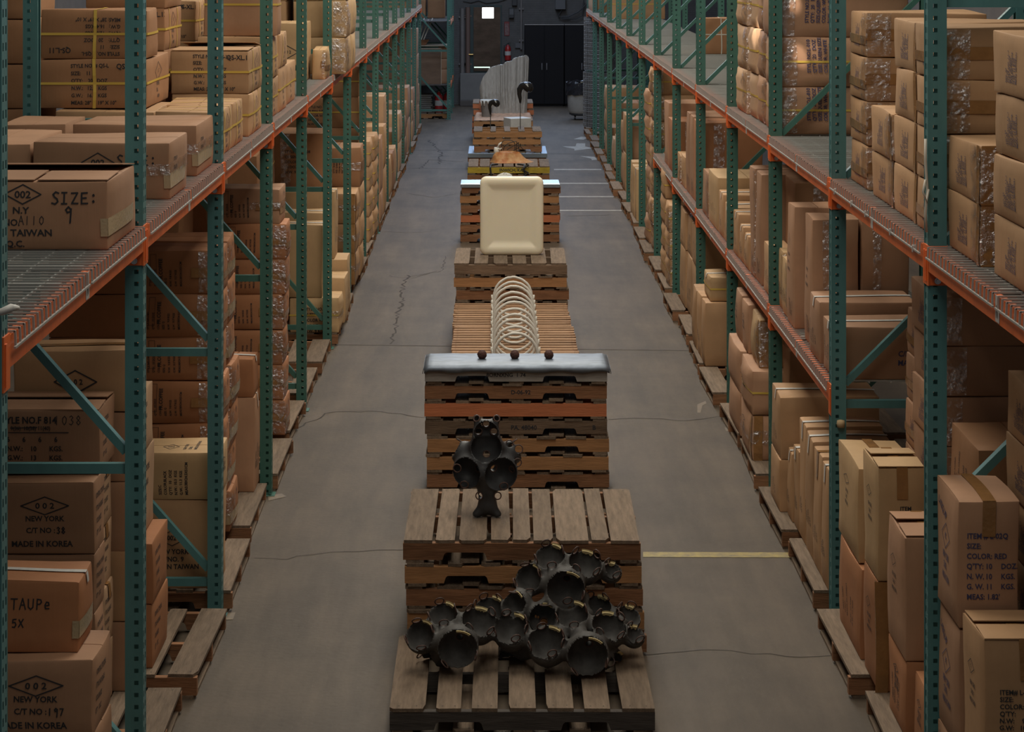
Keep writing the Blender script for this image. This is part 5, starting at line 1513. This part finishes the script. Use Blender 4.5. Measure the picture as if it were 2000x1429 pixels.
o = wallbox(985, 42, 995, 70, .012, mat('red_sign_frame', (.20,.035,.035), .5), 'red framed notice board beside the dock door', 'sign', 'wall_sign')
xa, zb = W(986.2,46); xb, za = W(993.8,68); mb = MB(); mb.box(xa, xb, -.016, -.0125, za, zb); mb.build('sign_panel', mat('faded_sign', (.24,.17,.16), .6, noise=.6, nscale=30, dark=(.14,.05,.05)), o)
RED = mat('red_enamel', (.33,.02,.02), .3)
def extinguisher(loc, H, label):
    t = thing('fire_extinguisher', label, 'fire extinguisher', loc); R = H*.17
    mb = MB(); mb.lathe([(R*.9,0),(R,.02*H),(R,.62*H),(R*.8,.74*H),(R*.35,.82*H),(R*.3,.86*H)], n=20); mb.build('cylinder', RED, t, smooth=True, angle=40)
    mb = MB(); mb.cbox(-R*.3,R*.3,-R*.35,R*.35,.86*H,.91*H,.004); mb.bar((-R*.2,0,.9*H),(R*.9,0,.98*H),.02,.015); mb.bar((-R*.2,0,.93*H),(R*.95,0,.92*H),.02,.012); mb.build('valve', BOXD, t)
    mb = MB(); mb.tube([(-R*.3,0,.88*H),(-R*1.2,0,.80*H),(-R*1.25,0,.5*H),(-R*1.15,0,.25*H)], R*.13, 8); mb.build('hose', BOXD, t, smooth=True)
    mb = MB(); mb.lathe([(R*1.01,.28*H),(R*1.01,.5*H)], n=20, cap=False); mb.build('paper_label', TAGW, t, smooth=True)
xe, ze = W(992,118, YB-.15); extinguisher((xe, YB-.12, ze), .42, 'red fire extinguisher hanging on brick wall right of the dock door')
mb = MB(); mb.box(xe-.03, xe+.03, YB-.04, YB-.001, ze+.1, ze+.3); tag(mb.build('wall_bracket', BOXD), 'dark bracket holding the wall fire extinguisher', 'bracket')
# black cupboards
CUP = mat('black_cupboard', (.004,.004,.007), .5, noise=.2, nscale=5, spec=.25)
CHR = mat('pale_edge', (.45,.45,.48), .35, .7)
def cupboard(x0, label, handles=True):
    w = .89; t = thing('steel_cupboard', label, 'cupboard', (x0, 47.72, 0))
    mb = MB(); mb.cbox(0, w, .02, .55, .04, 1.84, .005); mb.box(.02, w-.02, .05, .5, 0, .04); mb.build('carcass', CUP, t)
    for k in (0, 1):
        d = MB(); d.cbox(.008+k*w/2, w/2-.004+k*w/2-.004*k, 0, .019, .06, 1.815, .003); dd = d.build('door', CUP, t)
        hx = w/2 + (-.055 if k == 0 else .055)
        h = MB(); h.tube([(hx,-.03,.83),(hx,-.035,.87),(hx,-.035,.94),(hx,-.03,.98)], .011, 8); h.box(hx-.008,hx+.008,-.03,0,.84,.86); h.box(hx-.008,hx+.008,-.03,0,.95,.97); h.build('handle', CHR, dd)
    mb = MB(); mb.box(0, w, .0, .03, 1.84, 1.855); mb.build('top_edge', CHR, t)
cupboard(.655, 'black two door steel cupboard with chrome handles left of its twin')
cupboard(1.556, 'second black steel cupboard partly hidden by wire mesh rolls')
# waste tub
def tub():
    t = thing('waste_tub', 'pale round waste tub with black bag on a wheeled dolly', 'waste tub', (1.78, 44.2, 0))
    mb = MB(); mb.lathe([(.20,.0),(.24,.02),(.24,.05),(.2,.05)], (0,0,.09), 28); d = mb.build('dolly', BOXD, t, smooth=True, angle=40)
    for k in range(4):
        a = PI/4 + k*PI/2; w = MB(); x, y = .17*math.cos(a), .17*math.sin(a)
        w.tube([(x-.012,y,.042),(x+.012,y,.042)], .042, 14); w.box(x-.018,x+.018,y-.015,y+.015,.06,.1); w.build('castor', BOXD, d)
    mb = MB(); mb.lathe([(.235,.14),(.27,.19),(.285,.63),(.30,.635),(.30,.66),(.27,.66)], n=32); mb.build('tub', mat('pale_tub', (.42,.40,.37), .6, noise=.2, nscale=6), t, smooth=True, angle=40)
    r = random.Random(6); g = MB(); n = 28; vs = []
    prof = [(.312,.52),(.318,.62),(.31,.70),(.305,.78),(.295,.80),(.26,.77)]
    for R, z in prof:
        for i in range(n): a = 2*PI*i/n; q = R + r.uniform(-.012,.014); vs.append((q*math.cos(a), q*math.sin(a), z + r.uniform(-.025,.02)))
    g.add(vs, [(j*n+i, j*n+(i+1)%n, (j+1)*n+(i+1)%n, (j+1)*n+i) for j in range(len(prof)-1) for i in range(n)])
    b = g.build('bin_bag', mat('black_bag', (.02,.02,.024), .15, bump=.4, bscale=30), t)
tub()
# rolls of wire mesh on the last right pallet
def meshroll(z0, H, R, label, dx=0):
    mb = MB(); x, y = 2.05+dx, 41.15
    for k in range(int(H/.075)+1):
        z = k*.075
        mb.tube([(R*math.cos(a), R*math.sin(a), z) for a in np.linspace(0,2*PI,26,endpoint=False)], .004, 5, closed=True)
        if k % 2 == 0: mb.tube([((R-.03)*math.cos(a), (R-.03)*math.sin(a), z+.03) for a in np.linspace(0,2*PI,20,endpoint=False)], .004, 4, closed=True)
    for i in range(34):
        a = 2*PI*i/34; mb.tube([(R*math.cos(a),R*math.sin(a),0),(R*math.cos(a),R*math.sin(a),H)], .004, 4)
        if i % 2: mb.tube([((R-.03)*math.cos(a),(R-.03)*math.sin(a),0),((R-.03)*math.cos(a),(R-.03)*math.sin(a),H)], .004, 4)
    o = mb.build('wire_mesh_roll', mat('dull_wire', (.36,.35,.34), .5, .5), None, (x, y, z0))
    tag(o, label, 'wire mesh', 'rolls of wire mesh at the far end of the right rack')
    c = MB(); c.lathe([(R-.05,0),(R-.05,H-.02)], n=24, cap=False); c.build('inner_layers', mat('dense_wire', (.17,.165,.16), .6, .3), o, smooth=True)
meshroll(PH+.004, 1.06, .345, 'lower roll of grey wire mesh on the last right pallet')
meshroll(PH+1.11, 1.02, .32, 'upper roll of grey wire mesh standing on the lower one', -.01)
# ------------------------------------------------------------------ the short rack beyond the left one
def far_rack():
    ys = (44.2, 45.9, 47.6)
    for y, nm in zip(ys, ('nearest','middle','farthest')):
        frame(1, y, f'{nm} green frame of the short rack beyond the left rack', 'frames of the short far rack', x=-.94)
    for z, nm in ((.72,'lower'),(2.05,'upper')):
        for k in range(2):
            b = MB(); b.cbox(-.985,-.945, ys[k]+.04, ys[k+1]-.04, z-.10, z, .003)
            tag(b.build('shelf_beam', ORANGE), f'{nm} orange beam of the short far rack, {("nearer","farther")[k]} bay', 'shelf beam')
            b = MB(); b.cbox(-2.0,-.99, ys[k]+.05, ys[k+1]-.05, z-.02, z, .003)
            tag(b.build('shelf_board', W_DARK), f'{nm} dark shelf board of the short far rack, {("nearer","farther")[k]} bay', 'shelf')
    pallet(-1.47, 44.35, 0, 'pale pallet on the floor under the short far rack', 1.0, 1.0, 7, W_HON, W_GREY, notch=True, seed=200)
    pallet(-1.47, 45.95, 0, 'farther pale pallet on the floor under the short far rack', 1.0, 1.0, 7, W_HON, W_GREY, notch=True, seed=201)
    PLY = mat('dark_plywood', (.19,.11,.065), .6, noise=.3, nscale=3, stretch=(1,1,6)); PED = mat('pale_edge_wood', (.42,.34,.25), .7)
    b = MB(); b.cbox(-.40,.40,-.012,.012,0,.74,.002); o = b.build('plywood_sheet', PLY, None, (-1.55, 44.42, .722))
    e = MB(); e.box(-.405,.405,-.016,.016,.74,.755); e.box(.40,.412,-.016,.016,0,.755); e.build('pale_edging', PED, o); tag(o, 'dark brown plywood panel with pale edges on the short far rack', 'panel')
    for i, (x, z, w, h, nm) in enumerate(((-1.09,.722,.2,.30,'lower'),(-1.09,1.024,.2,.22,'middle'),(-1.10,1.246,.2,.26,'upper'))):
        C = Carton(w, .5, h-.003, 900+i); m = MB(); C.body(m, 'y'); o = link('cardboard_box', m.mesh('cardboard_box', [K['pink'], INK, NAVY], True, 40), None, (x, 44.85, z+(h-.003)/2)); tag(o, f'{nm} small carton beside the plywood panel on the short far rack', 'box')
    for i, (x, z, h) in enumerate(((-1.3,2.052,.5),(-1.72,2.052,.42))):
        C = Carton(.38, .5, h, 920+i); m = MB(); C.body(m, 'y'); o = link('cardboard_box', m.mesh('cardboard_box', [K['brown'], INK, NAVY], True, 40), None, (x, 46.5, z+h/2)); tag(o, f'{("right","left")[i]} dim carton on the upper shelf of the short far rack', 'box')
    b = MB(); b.cbox(-.5,.5,-.4,.4,0,.02,.003); tag(b.build('plywood_board', PED, None, (-1.52, 44.9, 1.512)), 'pale board lying flat across the panel and cartons, short far rack', 'board')
    b = MB()
    for i in range(5): b.cbox(-.18+.02*i,.15+.015*i,-.15,.15,.022*i,.022*i+.02,.003)
    tag(b.build('board_offcuts', W_BRN, None, (-1.62,44.75,1.535)), 'small pile of brown board offcuts on the short far rack', 'wood')
    for i in range(5):
        x = -1.72+.05*i; m = MB(); m.tube([(x,44.62,1.646),(x+.03+.04*i,44.7,2.1-.03*(i%2))], .012, 8); tag(m.build('white_stick', PLASTER), f'{ORD[i]} white stick from the left leaning on the short far rack', 'stick', 'white sticks on the short far rack')
    m = MB(); r = random.Random(3)
    for i in range(9): m.cbox(-.30+r.uniform(-.02,.02), .28+r.uniform(-.02,.02), -.25, .25, i*.042, i*.042+.038, .012)
    tag(m.build('folded_sheets', mat('grey_cloth', (.20,.19,.175), .9, noise=.2, nscale=10), None, (-1.62, 44.75, PH+.002)), 'pile of folded grey sheets on the far pallet', 'cloth')
    extinguisher((-1.2, 44.62, PH+.001), .50, 'red fire extinguisher standing on the far pallet, left one of two')
    extinguisher((-1.03, 44.8, PH+.001), .48, 'red fire extinguisher standing on the far pallet, right one of two')
far_rack()
# rolled rag hung on the nearest left post, twine on the first right post
m = MB(); m.tube([(-1.53,6.325,2.535),(-1.475,6.32,2.545),(-1.45,6.33,2.555),(-1.435,6.36,2.55)], .01, 8, rad=[.008,.011,.013,.006]); tag(m.build('rolled_tape', WHITETAPE, smooth=True), 'wad of white tape stuck on the nearest left post', 'tape')
m = MB(); m.tube([(1.80,8.85,2.83),(1.797,8.84,2.74),(1.806,8.845,2.62),(1.797,8.84,2.52),(1.803,8.85,2.44)], .006, 7); m.tube([(1.797,8.84,2.66),(1.785,8.83,2.61),(1.80,8.83,2.57),(1.81,8.84,2.62)], .005, 6); tag(m.build('twine', WHITESTRAP, smooth=True), 'white twine hanging down the first right post', 'twine')
m = MB(); m.lathe([(.004,-.02),(.02,-.018),(.023,.0),(.02,.018),(.004,.022)], n=12); tag(m.build('paper_wad', mat('kraft_wad', (.5,.36,.2), .8), None, (1.86,11.395,1.062), True), 'small crumpled paper wad stuck in a hole of the second right post', 'paper')

# ------------------------------------------------------------------ light
def area(name, loc, sx, sy, e, col, rot=(0,0,0)):
    l = bpy.data.lights.new(name, 'AREA'); l.shape = 'RECTANGLE'; l.size = sx; l.size_y = sy; l.energy = e; l.color = col
    o = bpy.data.objects.new(name, l); COL.objects.link(o); o.location = loc; o.rotation_euler = rot
    return o
# run of translucent roof lights above the aisle, nearest lamp added to brighten camera-side faces, cooler daylight at the far end
for y, e in ((6.0, 100), (12.0, 215), (18.0, 250), (24.0, 260), (30.0, 240)):
    area('roof_light', (.2, y, 6.8), 2.2, 4.4, e, (1, .94, .81))
for y in (36.5, 42.0): area('roof_light', (.2, y, 6.8), 2.2, 3.6, 210, (.58, .74, 1))
area('far_window_light', (.6, YB-.1, 4.5), 7, 2.6, 200, (.56, .72, 1), (-PI/2, 0, 0))
# thin sunbeams through small gaps in the roof
def beam_spot(p, q, e, deg):
    l = bpy.data.lights.new('sunbeam', 'SPOT'); l.energy = e; l.spot_size = math.radians(deg); l.spot_blend = .6; l.shadow_soft_size = .02; l.color = (1,.9,.78)
    o = bpy.data.objects.new('sunbeam', l); COL.objects.link(o); o.location = p
    o.rotation_euler = (Vector(q)-Vector(p)).to_track_quat('-Z', 'Y').to_euler()
beam_spot((.3,11.2,6.7), (2.01,14.02,2.93), 1500, 1.2)
beam_spot((.5,11.2,6.7), (2.11,14.02,2.95), 500, 1.1)
beam_spot((.25,11.4,6.7), (1.955,14.02,3.30), 1700, 1.4)
beam_spot((-.4,13.6,6.7), (1.85,15.25,3.06), 2000, 1.8)
w = bpy.data.worlds.new('world'); scene.world = w; w.use_nodes = True
w.node_tree.nodes['Background'].inputs[0].default_value = (.95,.93,.95,1); w.node_tree.nodes['Background'].inputs[1].default_value = .075

# ------------------------------------------------------------------ camera
cd = bpy.data.cameras.new('camera'); cam = bpy.data.objects.new('camera', cd); COL.objects.link(cam)
cam.location = (0,0,3.64); cam.rotation_euler = (PI/2,0,0)
cd.sensor_width = 36; cd.lens = 4130/2000*36; cd.shift_x = 32/2000; cd.shift_y = -(714.5+107)/2000; cd.clip_end = 200; cd.clip_start = .5
scene.camera = cam
vs = scene.view_settings; scene.display_settings.display_device = 'sRGB'
vs.view_transform = 'Standard'; vs.look = 'None'; vs.gamma = 1; vs.use_curve_mapping = False; vs.exposure = 0.0
dup = {l: n for l, n in USED.items() if n > 1}
if dup: print('REPEATED LABELS', dup)
long_ = [l for l in USED if not 4 <= len(l.split()) <= 16]
if long_: print('BAD LENGTH', long_)
print('THINGS', len(USED), 'CARTONS', sum(1 for o in bpy.data.objects if o.name.startswith('cardboard_box')), 'OBJECTS', len(bpy.data.objects))
